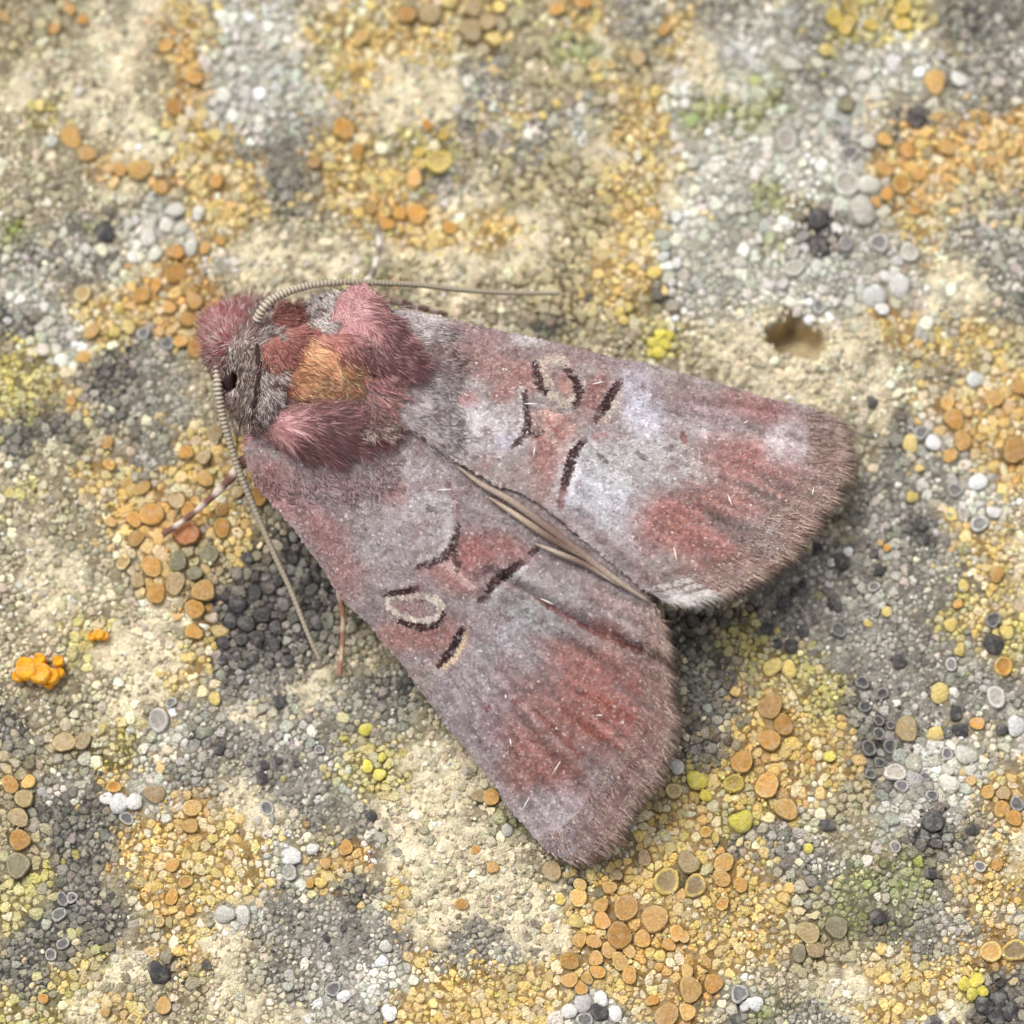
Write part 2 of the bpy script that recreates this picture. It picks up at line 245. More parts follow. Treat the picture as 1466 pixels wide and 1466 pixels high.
# ------------------------------------------------------------------ lichen discs seen one by one: x, y, radius in pixels, look
DT = """218,739,18,O 194,746,12,O 196,773,12,B 268,766,20,R 269,731,11,O 254,719,13,T 205,700,11,O 268,651,11,O 295,688,12,A 309,623,12,T 293,657,11,T 319,758,13,O 319,732,9,B
218,814,16,O 225,852,15,O 252,838,15,T 293,848,17,B 280,874,14,O 278,905,12,O 256,806,14,V 300,797,14,V 280,823,11,V 198,833,11,T 177,806,11,C 370,715,14,O 365,678,12,A 155,635,9,B 157,666,9,U 119,511,10,O 102,575,7,U
280,500,12,O 259,487,11,O 159,749,8,O 275,623,7,Y 341,708,9,T 102,198,17,O 126,222,13,B 172,244,11,O 201,245,16,A 230,268,11,O 309,259,11,O 251,155,13,O 278,111,13,O 239,68,11,O 100,14,10,B 78,41,9,B 119,29,9,B 7,25,10,B
491,184,16,O 450,232,9,O 113,131,9,P 58,152,8,Y 73,205,10,P 150,331,14,K 251,300,13,P 283,305,10,P 211,338,13,P 222,361,11,P 273,355,12,P 239,321,12,P 259,327,10,P 293,355,9,O 315,344,8,O 252,361,12,B 252,392,14,B 223,409,9,O 203,423,12,O
242,440,10,O 278,430,12,O 269,457,12,O 131,474,11,O 170,440,8,Y 184,467,11,Y 164,474,9,Y 205,477,9,W 118,420,13,C 239,491,10,W 593,252,13,O 611,177,8,O 635,189,9,L 599,215,8,L 628,228,19,L 596,304,16,O 572,302,10,O 553,317,11,O 644,324,11,O
531,293,10,B 512,215,11,O 582,20,14,B 616,20,15,T 518,48,12,U 674,41,17,T 698,29,14,T 644,3,11,Y 678,10,14,T 797,12,11,U 835,3,12,B 797,147,7,Y 777,164,7,Y 707,51,12,Y 852,92,11,C 872,92,10,C 913,82,13,T 939,131,9,Y 968,310,10,S 949,370,8,S
968,379,9,S 961,406,7,S 937,392,11,Y 715,7,11,Y 842,427,6,K 951,41,10,O 1193,29,13,L 1218,12,13,L 1210,41,14,L 1246,39,10,L 1292,12,13,L 1293,36,12,L 1181,75,10,Y 1261,20,9,C 1338,118,17,A 1374,114,13,S 1126,200,18,Q 1212,263,20,Q 1244,266,16,P
1235,304,22,P 1210,350,11,W 1258,348,15,W 1302,360,14,Q 1171,314,16,K 1171,355,15,K 1217,217,13,W 1208,196,9,W 1244,201,12,P 1268,198,11,O 1299,213,12,O 1266,240,13,O 1292,263,15,U 1270,278,10,O 1317,249,11,O 1355,211,13,O 1254,290,8,O 1310,302,8,O
1409,171,8,O 1445,176,7,O 1447,223,7,O 1314,167,14,K 1287,409,17,S 1252,423,17,S 1270,395,10,S 1262,440,11,S 1137,385,14,Q 1135,363,9,Q 1084,177,11,M 1102,351,12,M 1114,286,12,M 1034,150,12,M 1096,130,12,M 986,170,14,M 1212,147,13,V 1205,130,8,S 1172,440,10,W
1358,574,11,U 1367,598,15,O 1362,649,11,O 1380,628,14,O 1454,644,20,B 1423,569,14,O 1461,552,12,B 1321,548,7,Y 1304,632,13,Y 1321,616,11,W 1338,630,12,S 1397,541,13,S 1368,700,11,W 1403,748,13,W 1380,734,9,Q 1401,688,13,S 1425,732,11,S 1307,709,9,Y 1317,668,6,Y
1261,775,5,O 1271,782,6,O 1205,804,11,K 1191,804,7,S 1215,789,7,S 1171,784,8,K 1252,792,6,K 1259,814,9,K 1252,838,8,W 1195,862,11,K 1201,900,11,D 1254,874,7,W 1123,864,11,K 1099,900,9,K 1150,903,8,K 1113,920,6,K 1133,925,10,K 1137,847,6,K 1150,835,6,K
1271,874,8,Y 1244,891,6,Y 1362,893,10,Y 1380,838,9,Y 1428,821,11,O 1372,864,7,O 1443,903,11,Y 1437,954,15,U 1374,930,9,Y 1362,951,9,W 1423,922,14,K 1423,886,12,D 1287,947,11,K 1380,782,6,M 1154,529,12,G 1205,524,13,G 1027,535,16,G 1249,575,9,K 1297,589,12,G 1246,620,13,G
1319,749,10,K 1322,770,9,K 1106,954,13,Y 1130,957,12,Y 162,1126,10,U 273,1183,12,O 247,1239,10,O 266,1263,10,U 247,1285,11,O 273,1304,7,O 304,1201,8,Y 229,1319,8,C 235,1440,12,O 152,1449,8,B 63,1430,8,O 466,1235,8,O 443,1264,8,O 495,1213,11,O 459,1263,9,Y
227,1394,16,K 314,1072,9,K 399,1003,10,K 379,1096,7,K 399,1089,5,K 423,1092,6,K 375,1114,8,K 457,1072,7,W 227,1031,17,Q 244,1005,8,W 222,1137,14,T 171,1150,15,S 153,1143,10,S 191,1147,13,S 181,1171,10,W 416,1225,15,S 414,1249,12,Q 447,1215,9,S
322,1310,14,P 348,1310,13,P 90,1287,10,W 102,1285,9,W 84,1309,10,W 73,1367,9,W 90,1351,9,W 29,1203,16,B 27,1171,15,T 26,1239,18,V 41,1119,10,A 14,1123,13,B 34,1143,14,T 44,1092,14,G 92,1063,16,T 118,1061,12,T 276,1157,13,A 477,1416,12,W 491,1426,10,S 307,1000,10,Y
382,1157,11,W 297,1382,7,K 467,1343,5,K 491,1328,5,K 688,1140,12,T 702,1142,14,O 705,1242,9,O 790,1247,15,T 681,1217,7,O 661,1295,9,B 524,1044,10,N 526,1097,9,N 548,1084,7,N 543,1109,9,N 531,1167,8,K 828,1285,13,A 830,1268,10,A 860,1297,11,O 896,1300,19,B
937,1317,20,B 862,1319,13,O 886,1340,20,B 872,1360,12,A 900,1362,10,A 830,1345,11,O 850,1348,11,B 920,1345,13,O 971,1339,14,O 957,1353,10,O 816,1377,13,O 853,1373,11,O 855,1391,11,O 888,1377,13,A 901,1396,12,O 816,1404,12,O 831,1415,11,O 840,1401,9,O 944,1370,9,Y
934,1432,9,O 954,1454,18,B 802,1287,9,Y 954,1263,20,Z 824,1319,11,Y 922,1229,11,T 882,1253,9,T 872,1271,10,A 968,1099,12,S 964,1133,12,C 726,1189,9,P 835,1436,14,S 815,1448,12,S 860,1430,11,S 880,1452,11,S 838,1460,12,W 857,1450,13,K 552,1355,9,P 558,1450,12,S
1102,1012,18,B 1121,1038,15,B 1101,1060,17,O 1061,1092,17,O 1097,1126,19,O 1125,1159,17,O 1009,1193,9,U 1024,1200,7,Y 1036,1237,15,A 1033,1258,13,O 1060,1268,11,O 1034,1295,10,U 995,1270,17,Z 985,1235,16,T 975,1341,11,O 988,1418,18,B 1021,1409,14,O 983,1449,13,O 983,1392,10,A
1058,1423,14,W 1079,1438,12,S 1068,1440,9,S 1157,1336,17,T 1198,1328,17,V 1143,1365,12,V 1167,1360,13,T 1061,1177,17,N 998,1119,16,N 1010,1140,9,N 1050,1123,15,L 1345,993,15,Y 1426,998,15,Q 1455,1039,15,S 1435,1044,9,K 1399,1036,10,O 1339,1051,12,Y 1244,1070,11,D 1275,1068,11,D
1258,1050,9,D 1258,1031,8,D 1276,1038,7,D 1235,976,10,D 1263,993,9,D 1239,1010,10,D 1297,1044,18,T 1375,1046,12,K 1368,1022,10,K 1259,1092,8,D 1247,1108,9,D 1355,1080,9,W 1324,1113,7,W 1333,1140,9,W 1281,1106,15,Q 1290,1125,10,W 1281,1213,9,W 1401,1242,8,W
1184,1181,10,K 1334,1177,16,K 1391,1189,9,K 1331,1252,8,K 1283,1252,11,G 1312,1235,13,M 1287,1270,10,M 1232,1270,10,M 1225,1321,13,M 1188,1317,10,M 1275,1321,9,M 1256,1314,12,K 1433,1160,12,O 1450,1172,12,O 1426,1239,9,O 1455,1152,11,W 1413,1135,10,A 1435,1136,10,T
1418,1363,16,U 1452,1362,18,Z 1338,1461,8,K 1157,1215,7,N 1188,1082,9,N 1382,1082,15,P 1358,1123,14,P 1082,1454,9,M 20,335,12,M 32,325,10,M 122,325,8,M 945,478,9,N 935,490,9,N 952,492,10,N 943,505,10,N 958,480,8,N 932,505,7,N 887,448,9,Y 900,440,8,Y 893,460,8,Y
1381,1410,11,N 1396,1404,12,N 1392,1422,11,N 1404,1418,10,N 1408,1441,14,K 1430,1432,13,K 1424,1455,14,K 1445,1448,13,K 340,865,13,K 365,850,11,K 330,890,10,K 352,892,12,K 375,880,12,K 345,915,9,K 368,912,11,K 395,898,10,K 392,925,10,K 320,920,9,K 338,940,8,K 362,942,9,K 385,950,8,K 410,945,9,K 318,945,7,K 355,800,9,K 420,800,10,K 440,830,9,K"""
DISCS = []; SMUDGE = []      # smudges: dark felty spots of the crust, and wing-edge shade painted into its colour
for tok in DT.split():
    a = tok.split(','); (SMUDGE if a[3] in 'GM' else DISCS).append((float(a[0]), float(a[1]), float(a[2]), a[3]))
SMUDGE += [(x, y, r, 'G') for x, y, r in ((785,472,20),(1000,548,14),(930,440,14),(400,232,24),(70,590,22),(1180,752,12),(660,1310,18),(720,1330,16),(1255,1330,20))]  # those along the right forewing edge darken the crust as its shadow
DLOOK = {  # inner colour, rim colour, shape (disc, cup, dome)
 'O': ((192,142,76), (206,172,104), 'disc'), 'B': ((172,126,70), (192,157,100), 'disc'), 'R': ((164,110,74), (180,132,88), 'disc'),
 'A': ((196,154,92), (220,190,122), 'disc'), 'T': ((166,144,110), (186,166,126), 'disc'), 'V': ((128,121,97), (158,150,118), 'disc'),
 'U': ((190,138,70), (212,182,110), 'cup'), 'C': ((174,148,102), (214,197,152), 'cup'), 'Y': ((216,190,108), (222,200,126), 'dome'),
 'N': ((204,190,84), (212,200,104), 'dome'), 'L': ((180,152,78), (214,192,88), 'cup'), 'Z': ((140,122,90), (212,186,106), 'cup'),
 'P': ((196,192,180), (206,202,191), 'dome'), 'S': ((208,206,201), (216,214,210), 'dome'), 'Q': ((168,160,150), (208,205,196), 'cup'),
 'W': ((112,109,108), (198,194,188), 'cup'), 'D': ((70,68,69), (148,143,137), 'cup'), 'K': ((70,68,69), (86,83,83), 'dome'),
 'G': ((108,102,93), (126,119,109), 'dome'), 'M': ((140,148,80), (160,164,96), 'dome')}

# ------------------------------------------------------------------ lichens as things: ellipse in the photograph, what belongs to it, description
PATCH = [
 ((268,1240,132,118), 'yol', 'OUYACB', 'crust_lichen', 'round yellow-orange cracked crust lichen with a short row of small orange discs'),
 ((895,1345,108,112), 'yo', 'OBAYUZT', 'disc_lichen', 'yellow lichen crowded with flat orange-brown discs beside the left forewing tip'),
 ((1100,1055,115,135), 'yol', 'OBYAUNL', 'crust_lichen', 'yellow lichen with chipped orange discs near the left forewing fringe'),
 ((250,770,120,160), 'yot', 'OBRATVUYC', 'disc_lichen', 'cluster of round orange and olive lichen discs under the left front foot'),
 ((385,870,110,110), 'KG', 'K', 'knobbly_lichen', 'blackish knobbly lichen under the left antenna'),
 ((900,300,90,225), 'yo', 'YOCTU', 'crust_lichen', 'long yellow scaly lichen band running up to the right antenna tip'),
 ((1100,240,165,215), 'wm', 'PQWSMV', 'warty_lichen', 'large whitish warty lichen dotted with green moss beside the stone pit'),
 ((1325,235,110,85), 'oy', 'OUA', 'disc_lichen', 'orange lichen with small cups bordering the large whitish warty lichen'),
 ((1245,35,95,60), 'l', 'LYC', 'cup_lichen', 'loose group of lemon-yellow ringed lichen cups'),
 ((1405,660,105,215), 'oy', 'OUBY', 'crust_lichen', 'broad yellow-orange lichen bordered by white-ringed craters'),
 ((1365,690,70,90), 'w', 'WSQ', 'crater_lichen', 'small white-ringed crater lichens along the broad yellow-orange lichen'),
 ((1180,850,140,115), 'p', 'KWD', 'peppered_lichen', 'grey peppered lichen with black beads by the right forewing fringe'),
 ((1265,1050,75,85), 'pKG', 'DK', 'ringed_lichen', 'dark grey lichen of black discs inside pale rings'),
 ((1325,1115,75,60), 'w', 'WQP', 'crater_lichen', 'whitish lichen with tiny white craters touching the black-disc lichen'),
 ((1250,1290,105,95), 'm', 'MVKG', 'moss_patch', 'green mossy growth mixed into dark grey crust'),
 ((1055,1310,100,130), 'yo', 'OUABYZ', 'crust_lichen', 'yellow cracked lichen with one bright cupped disc and a white lump at its edge'),
 ((1430,1190,55,110), 'yo', 'OAYT', 'disc_lichen', 'yellow lichen scraps with two touching orange discs'),
 ((1430,1370,45,45), 'yol', 'UZ', 'cup_lichen', 'pair of large yellow-rimmed brown cups'),
 ((690,1410,130,75), 'y', 'YO', 'crust_lichen', 'thin yellow crust lichen spreading beside crinkled white lichen'),
 ((530,1410,85,65), 'w', 'WSP', 'crinkled_lichen', 'crinkled white lichen beside the thin yellow crust'),
 ((845,1446,50,32), 'w', 'SWK', 'rosette_lichen', 'white crusty lichen rosette with a black centre by the orange-brown discs'),
 ((35,1160,65,130), 'to', 'BTVAG', 'plate_lichen', 'brown lichen of large polygonal plates'),
 ((105,1270,85,130), 'G', 'WS', 'charcoal_lichen', 'charcoal cracked lichen with scattered small white rings'),
 ((200,1140,65,40), 'w', 'SWT', 'crinkled_lichen', 'bright white crinkled lichen touching the round yellow-orange lichen'),
 ((275,430,90,95), 'oy', 'OBYA', 'disc_lichen', 'orange lichen with many small discs in front of the head of the moth'),
 ((247,330,55,45), 'w', 'P', 'lump_lichen', 'cluster of rounded white lichen lumps'),
 ((310,255,85,70), 'y', 'OY', 'crust_lichen', 'pale yellow lichen sprinkled with single orange discs near the white lumps'),
 ((165,232,95,55), 'o', 'OBA', 'disc_lichen', 'broken row of orange lichen discs on grey-beige crust'),
 ((262,100,45,95), 'yo', 'OA', 'crust_lichen', 'narrow orange-yellow lichen streak beside pale grey crust'),
 ((380,130,85,125), 'w', 'PS', 'powdery_lichen', 'pale grey powdery lichen beside the narrow orange-yellow streak'),
 ((600,50,140,60), 'yl', 'BTUYO', 'crust_lichen', 'yellow lichen with blurred brown plates and cups'),
 ((622,210,50,45), 'l', 'L', 'cup_lichen', 'lemon-yellow crescent cup with two small rings'),
 ((575,290,90,55), 'oy', 'OB', 'disc_lichen', 'orange lichen discs beyond the right leg of the moth'),
 ((165,560,70,60), 'KG', 'K', 'knobbly_lichen', 'dark charcoal knobbly lichen ahead of the head of the moth'),
 ((40,560,60,65), 'l', 'YN', 'crust_lichen', 'lemon-green powdery lichen near the charcoal knobbly lichen'),
 ((165,470,65,45), 'y', 'OYCU', 'crust_lichen', 'small yellow lichen with a brown cup and rounded granules'),
 ((900,455,40,35), 'yl', 'Y', 'granule_lichen', 'yellow granules at the edge of the right forewing'),
 ((945,492,30,28), 'l', 'N', 'granule_lichen', 'bright lemon-yellow lichen tuft against the right forewing edge'),
 ((1290,465,80,40), 'oy', 'OAU', 'crust_lichen', 'orange-yellow lichen between the stone pit and white lumps'),
 ((1265,412,45,40), 'w', 'S', 'lump_lichen', 'chalk-white lichen lumps near the stone pit'),
 ((1170,335,35,45), 'K', 'K', 'black_lichen', 'pair of black lumps set in the large whitish lichen'),
 ((470,1235,45,50), 'oy', 'OY', 'disc_lichen', 'small orange lichen discs beside a white lump'),
 ((535,1075,45,60), 'l', 'N', 'granule_lichen', 'lemon-green lichen dots on grey crust by the left forewing'),
 ((565,1300,55,65), 'yl', 'YO', 'crust_lichen', 'faint yellow crust lichen on bare cream stone'),
 ((1393,1413,25,22), 'l', 'N', 'granule_lichen', 'lumpy yellow lichen tuft beside a black lichen'),
 ((1425,1445,45,35), 'K', 'K', 'black_lichen', 'black knobbly lichen beside a lumpy yellow tuft'),
 ((770,225,75,80), 'tg', 'V', 'plate_lichen', 'olive-grey cracked lichen beside the long yellow band'),
 ((1035,1010,45,90), 'G', 'K', 'charcoal_lichen', 'dark grey lichen bordering the left forewing fringe'),
 ((695,1141,22,18), '-', 'OT', 'disc_lichen', 'overlapping tan and orange discs at the left forewing edge'),
 ((1070,1432,26,22), '-', 'WS', 'rosette_lichen', 'small bright white lichen with a grey crater'),
 ((24,330,30,20), 'm', 'M', 'moss_patch', 'little bright green moss cushions on beige crust'),
]

# ------------------------------------------------------------------ packing of the crust pieces
LO, HI = -270, 1736; W = HI-LO
occ = np.zeros((W, W), bool)
def stamp(x, y, r):
    x0, x1, y0, y1 = int(x-r-LO), int(x+r-LO)+1, int(y-r-LO), int(y+r-LO)+1
    x0 = max(x0, 0); y0 = max(y0, 0); x1 = min(x1, W); y1 = min(y1, W)
    if x1 <= x0 or y1 <= y0: return
    yy, xx = np.ogrid[y0:y1, x0:x1]
    occ[y0:y1, x0:x1] |= (xx+LO-x)**2+(yy+LO-y)**2 < r*r
for d in DISCS: stamp(d[0], d[1], d[2]*1.12+2.5)
hy0, hx0 = np.mgrid[LO:HI, LO:HI]
hm = (np.abs(hx0-1140) < 60) & (np.abs(hy0-480) < 60); hm[hm] = inpoly(hx0[hm], hy0[hm], HOLE); occ |= hm
NC = 520000
cx = rng.uniform(LO+2, HI-2, NC); cy = rng.uniform(LO+2, HI-2, NC)
cz = zone(cx+rng.normal(0, 9, NC), cy+rng.normal(0, 9, NC)); u = rng.random(NC); patchy = fbm(cx/22, cy/22, 63, 2)
cz[(cz == ord('c')) & (patchy > .5) & (u < .75)] = ord('b'); cz[(cz == ord('c')) & (u < .12)] = ord('g')
for k in 'yol': cz[(cz == ord(k)) & (patchy > .55) & (u < .6)] = ord('c')
lo = np.zeros(256); hi = np.zeros(256)
for k, v in PAL.items(): lo[ord(k)], hi[ord(k)] = v[2]
cr = lo[cz]+(hi[cz]-lo[cz])*rng.random(NC)**1.9
cr *= .66+.62*fbm(cx/60, cy/60, 61, 2)
# under the moth nothing shows, so only coarse granules there
MOTH_IN = [(430,560),(560,520),(800,560),(1080,640),(1120,720),(950,820),(930,1000),(860,1130),(790,1130),(600,900),(470,740)]
cr[(cx < -25) | (cx > 1491) | (cy < -25) | (cy > 1491)] *= 1.45
under = inpoly(cx, cy, MOTH_IN); cr[under] = 12
keep = []
for i in range(NC):
    x, y = cx[i], cy[i]
    if occ[int(y)-LO, int(x)-LO]: continue
    keep.append(i); stamp(x, y, cr[i]*1.62)
keep = np.array(keep)
sx = np.concatenate([[d[0] for d in DISCS], cx[keep]]); sy = np.concatenate([[d[1] for d in DISCS], cy[keep]])
sr = np.concatenate([[d[2] for d in DISCS], cr[keep]]); sz = np.concatenate([np.zeros(len(DISCS), int), cz[keep]])
ND = len(DISCS); NS = len(sx)
world = P(sx, sy, 0.0); wx, wy = world[:, 0], world[:, 1]; wr = sr*S
wz = stoneH(wx, wy, sx, sy)
kd = kdtree.KDTree(NS)
for i in range(NS): kd.insert((wx[i], wy[i], 0), i)
kd.balance()
KN = 12
nb = np.array([[q[1] for q in kd.find_n((wx[i], wy[i], 0), KN+1)][1:] for i in range(NS)])
dx = wx[nb]-wx[:, None]; dy = wy[nb]-wy[:, None]; dd = np.hypot(dx, dy)+1e-9; ph = np.arctan2(dy, dx)
off = np.clip(dd/2+(wr[:, None]**2-wr[nb]**2)/(2*dd), .22*dd, .8*dd)
tight = np.ones(256)
for k, v in PAL.items(): tight[ord(k)] = v[4]
tight[0] = 1.08
domeH = np.full(256, .5)
for k, v in PAL.items(): domeH[ord(k)] = v[3]

def outline(ix, M):
    th = np.linspace(0, 2*np.pi, M, endpoint=False)[None, :]+rng.uniform(0, 2*np.pi, (len(ix), 1))
    c = np.cos(th[:, None, :]-ph[ix][:, :, None])
    q = np.where(c > .05, c/off[ix][:, :, None], 0.)
    r = np.concatenate([q, np.broadcast_to((1/(wr[ix]*tight[sz[ix]]))[:, None, None], (len(ix), 1, M))], 1)
    r = (r**14).sum(1)**(-1/14.)
    n = len(ix); r *= 1+.22*(rng.random(r.shape)-.5)
    for q in (2, 3): r *= 1+.09*np.sin(q*th+rng.uniform(0, 6.28, (n, 1)))
    r *= np.where((rng.random((n, 1)) < .55) & (sz[ix][:, None] > 0), 1.16, 1.)
    return th, r*.975
def colours_for(ix):
    c = np.zeros((len(ix), 3)); zz = sz[ix].copy(); mv = rng.random(len(ix)) < np.where(np.isin(zz, [ord(q) for q in 'yolwKt']), .10, .26)
    zz[mv] = zone(sx[ix][mv]+rng.normal(0, 32, mv.sum()), sy[ix][mv]+rng.normal(0, 32, mv.sum()))
    for k, v in PAL.items():
        m = zz == ord(k)
        if not m.any(): continue
        p = np.array([lin(q) for q in v[0]])
        # neighbours tend to share a tint
        f = fbm(sx[ix][m]/30, sy[ix][m]/30, 71, 3)*1.9-.45+rng.normal(0, .14 if k in 'yoltwKc' else .24, m.sum())
        c[m] = p[np.clip((f*len(p)).astype(int), 0, len(p)-1)]
    av = np.zeros_like(c); mean_c = np.zeros((256, 3))
    for k, v in PAL.items(): mean_c[ord(k)] = np.mean([lin(q) for q in v[0]], 0)
    for _ in range(6): av += mean_c[zone(sx[ix]+rng.normal(0, 26, len(ix)), sy[ix]+rng.normal(0, 26, len(ix)))]/6
    c = .72*c+.28*av
    md = fbm(sx[ix]/13, sy[ix]/13, 75, 2)*.6+fbm(sx[ix]/45, sy[ix]/45, 77, 2)*.4; amp = np.where(np.isin(sz[ix], [ord(q) for q in 'bgpwmG']), 1.9, np.where(sz[ix] == ord('c'), 1.2, .8))
    c = c*np.exp((md-.5)*amp)[:, None]
    w = (rng.random(len(ix))**2*.3)[:, None]; c = c*(1-w)+lin((190,180,154))*w
    for q in SMUDGE:
        w = .85*np.exp(-((sx[ix]-q[0])**2+(sy[ix]-q[1])**2)/(1.1*q[2]*q[2]))[:, None]; c = c*(1-w)+lin((96,88,78) if q[3] == 'G' else (150,160,82))*w
    c *= np.exp(rng.normal(0, 1, len(ix))*np.where(np.isin(sz[ix], [ord(q) for q in 'yoltcw']), .07, .14))[:, None]
    c *= (1+rng.normal(0, .03, c.shape))
    return np.clip(c, .01, .9)
PROF3 = np.array([(.58, .98), (.91, .72), (1.0, -.3)]); PROF2 = np.array([(.74, .88), (1.0, -.5)])
def build(ix, M, prof, flat=1.):
    th, r = outline(ix, M); R = len(prof); n = len(ix)
    hgt = (domeH[sz[ix]]*wr[ix]*np.exp(rng.normal(0, .38, n)))*flat
    hgt = hgt[:, None]; tx = rng.normal(0, .2, (n, 1)); ty = rng.normal(0, .2, (n, 1))
    V = np.zeros((n, 1+R*M, 3)); sink = np.where(np.isin(sz[ix], [ord(q) for q in 'cbgpm']), -np.abs(rng.normal(0, 1, n))*np.where(sz[ix] == ord('c'), .005, .003)+.001, rng.normal(-.0012, .0012, n))+.0025
    V[:, 0, 0] = wx[ix]; V[:, 0, 1] = wy[ix]; V[:, 0, 2] = wz[ix]+sink+hgt[:, 0]*(1+rng.normal(0, .16, n))
    for k, (f, h) in enumerate(prof):
        j = slice(1+k*M, 1+(k+1)*M); jit = 1+(.34 if k < R-1 else 0)*(rng.random((n, M))-.5)
        ox = r*f*jit*np.cos(th); oy = r*f*jit*np.sin(th)
        V[:, j, 0] = wx[ix][:, None]+ox; V[:, j, 1] = wy[ix][:, None]+oy
        V[:, j, 2] = wz[ix][:, None]+hgt*h*(1+(.5*(rng.random((n, M))-.5) if h > 0 else 0))+(tx*ox+ty*oy if h > 0 else 0)+sink[:, None]
        if h < 0: V[:, j, 2] -= .004
    return V, r
def faces_for(M, R):
    i = np.arange(M); j = (i+1) % M
    tri = np.stack([np.zeros(M, int), 1+i, 1+j], 1); quads = []
    for k in range(R-1):
        a = 1+k*M; b = 1+(k+1)*M
        quads.append(np.stack([a+i, b+i, b+j, a+j], 1))
    return tri, np.concatenate(quads)

ALL = np.arange(ND, NS)
mean_r = outline(ALL, 10)[1].mean(1)/S
# which lichen owns which piece
owner = np.full(NS, -1); best = np.full(NS, 9.)
for k, (e, lets, looks, nm, lab) in enumerate(PATCH):
    q = np.hypot((sx-e[0])/e[2], (sy-e[1])/e[3])
    isd = np.zeros(NS, bool); isd[:ND] = [d[3] in looks for d in DISCS]
    ok = isd & (q < 1.15)
    w1 = q+.0*sx+.12*(fbm(sx/40, sy/40, 81)-.5)
    isl = np.isin(sz, [ord(c) for c in lets]) & (np.arange(NS) >= ND)
    ok = ok | (isl & (w1 < 1.05))
    m = ok & (q < best); owner[m] = k; best[m] = q[m]
inframe = (sx > -8) & (sx < 1474) & (sy > -8) & (sy < 1474)
owner[~inframe] = -1

roots = {}
def root_of(k):
    if k not in roots:
        e = PATCH[k][0]; p = P(np.array([e[0]]), np.array([e[1]]), 0.)[0]
        p[2] = stoneH(p[:1], p[1:2])[0]
        o = empty(PATCH[k][3], Vector(p)); tag(o, PATCH[k][4], 'moss' if 'moss' in PATCH[k][3] else 'lichen', 'lichens growing on the stone'); roots[k] = o
    return roots[k]
def stuff_mesh(name, ix, parent):
    big = ix[sr[ix] >= 6.2]; small = ix[sr[ix] < 6.2]; VV = []; FT = []; FQ = []; CC = []; base = 0
    for sub, M, prof in ((big, 9, PROF3), (small, 7, PROF2)):
        if not len(sub): continue
        V, _ = build(sub, M, prof); n, nv, _ = V.shape; t, q = faces_for(M, len(prof))
        o = base+np.arange(n)[:, None, None]*nv
        FT.append((t[None]+o).reshape(-1, 3)); FQ.append((q[None]+o).reshape(-1, 4)); VV.append(V.reshape(-1, 3))
        c = colours_for(sub); CC.append(np.repeat(c, nv, 0)); base += n*nv
    V = np.concatenate(VV); c0 = V.mean(0); c0[2] = V[:, 2].min()
    o = obj(name, mesh_from(name, V-c0, [np.concatenate(FT), np.concatenate(FQ)], np.concatenate(CC), M_LICH), parent, Vector(c0))
    o['kind'] = 'stuff'
    return o
single_min = 6.4
single = np.zeros(NS, bool); single[ALL] = (mean_r >= single_min)
single &= (owner >= 0) & ~inpoly(sx, sy, MOTH_IN)
mr = np.zeros(NS); mr[ALL] = mean_r
t9, q9 = faces_for(9, 3)
for k in range(len(PATCH)):
    mine = np.where(owner == k)[0]; mine = mine[mine >= ND]
    sg = mine[single[mine]]
    if len(sg) > 110: sg = sg[np.argsort(-mr[sg])[:110]]
    if len(sg):
        V, _ = build(sg, 9, PROF3); c = colours_for(sg); rt = root_of(k)
        for i in range(len(sg)):
            cobj('scale_plate' if PATCH[k][1][0] in 'yotGl' else 'wart', V[i], [t9, q9], np.repeat(c[i:i+1], V.shape[1], 0), M_LICH, rt)
    rest = np.setdiff1d(mine, sg)
    if len(rest): stuff_mesh('granules', rest, root_of(k))
rest = np.where(owner == -1)[0]; rest = rest[rest >= ND]
# dust: the finest granules, strewn between and over the pieces
DN = 26000
dxp = rng.uniform(LO, HI, DN); dyp = rng.uniform(LO, HI, DN); kp = ~inpoly(dxp, dyp, MOTH_IN) & ~inpoly(dxp, dyp, HOLE) & (fbm(dxp/45, dyp/45, 161, 2) > rng.uniform(.2, .65, DN))
dxp, dyp = dxp[kp], dyp[kp]; DN = len(dxp); dz = zone(dxp+rng.normal(0, 12, DN), dyp+rng.normal(0, 12, DN)); dp = P(dxp, dyp, 0.)
dh = stoneH(dp[:, 0], dp[:, 1], dxp, dyp)+rng.uniform(.002, .014, DN); dr_ = rng.uniform(1.4, 3.6, DN)*S; dcol = np.zeros((DN, 3))
for k, v in PAL.items():
    m = dz == ord(k); pp = np.array([lin(q) for q in v[0]]); dcol[m] = pp[rng.integers(0, len(pp), m.sum())]
dcol *= np.exp(rng.normal(0, .3, DN))[:, None]
th = rng.uniform(0, 6.28, (DN, 1))+np.linspace(0, 2*np.pi, 5, endpoint=False)[None]; DV = np.zeros((DN, 11, 3))
DV[:, 0] = np.stack([dp[:, 0], dp[:, 1], dh+dr_*.55], 1)
for k, (f, h) in enumerate(((.75, .4), (1., -1.2))):
    rr = dr_[:, None]*f*rng.uniform(.6, 1.4, (DN, 5)); DV[:, 1+k*5:6+k*5] = np.stack([dp[:, :1]+rr*np.cos(th), dp[:, 1:2]+rr*np.sin(th), np.broadcast_to((dh+dr_*h)[:, None], (DN, 5))], -1)
t5, q5 = faces_for(5, 2); o11 = np.arange(DN)[:, None, None]*11
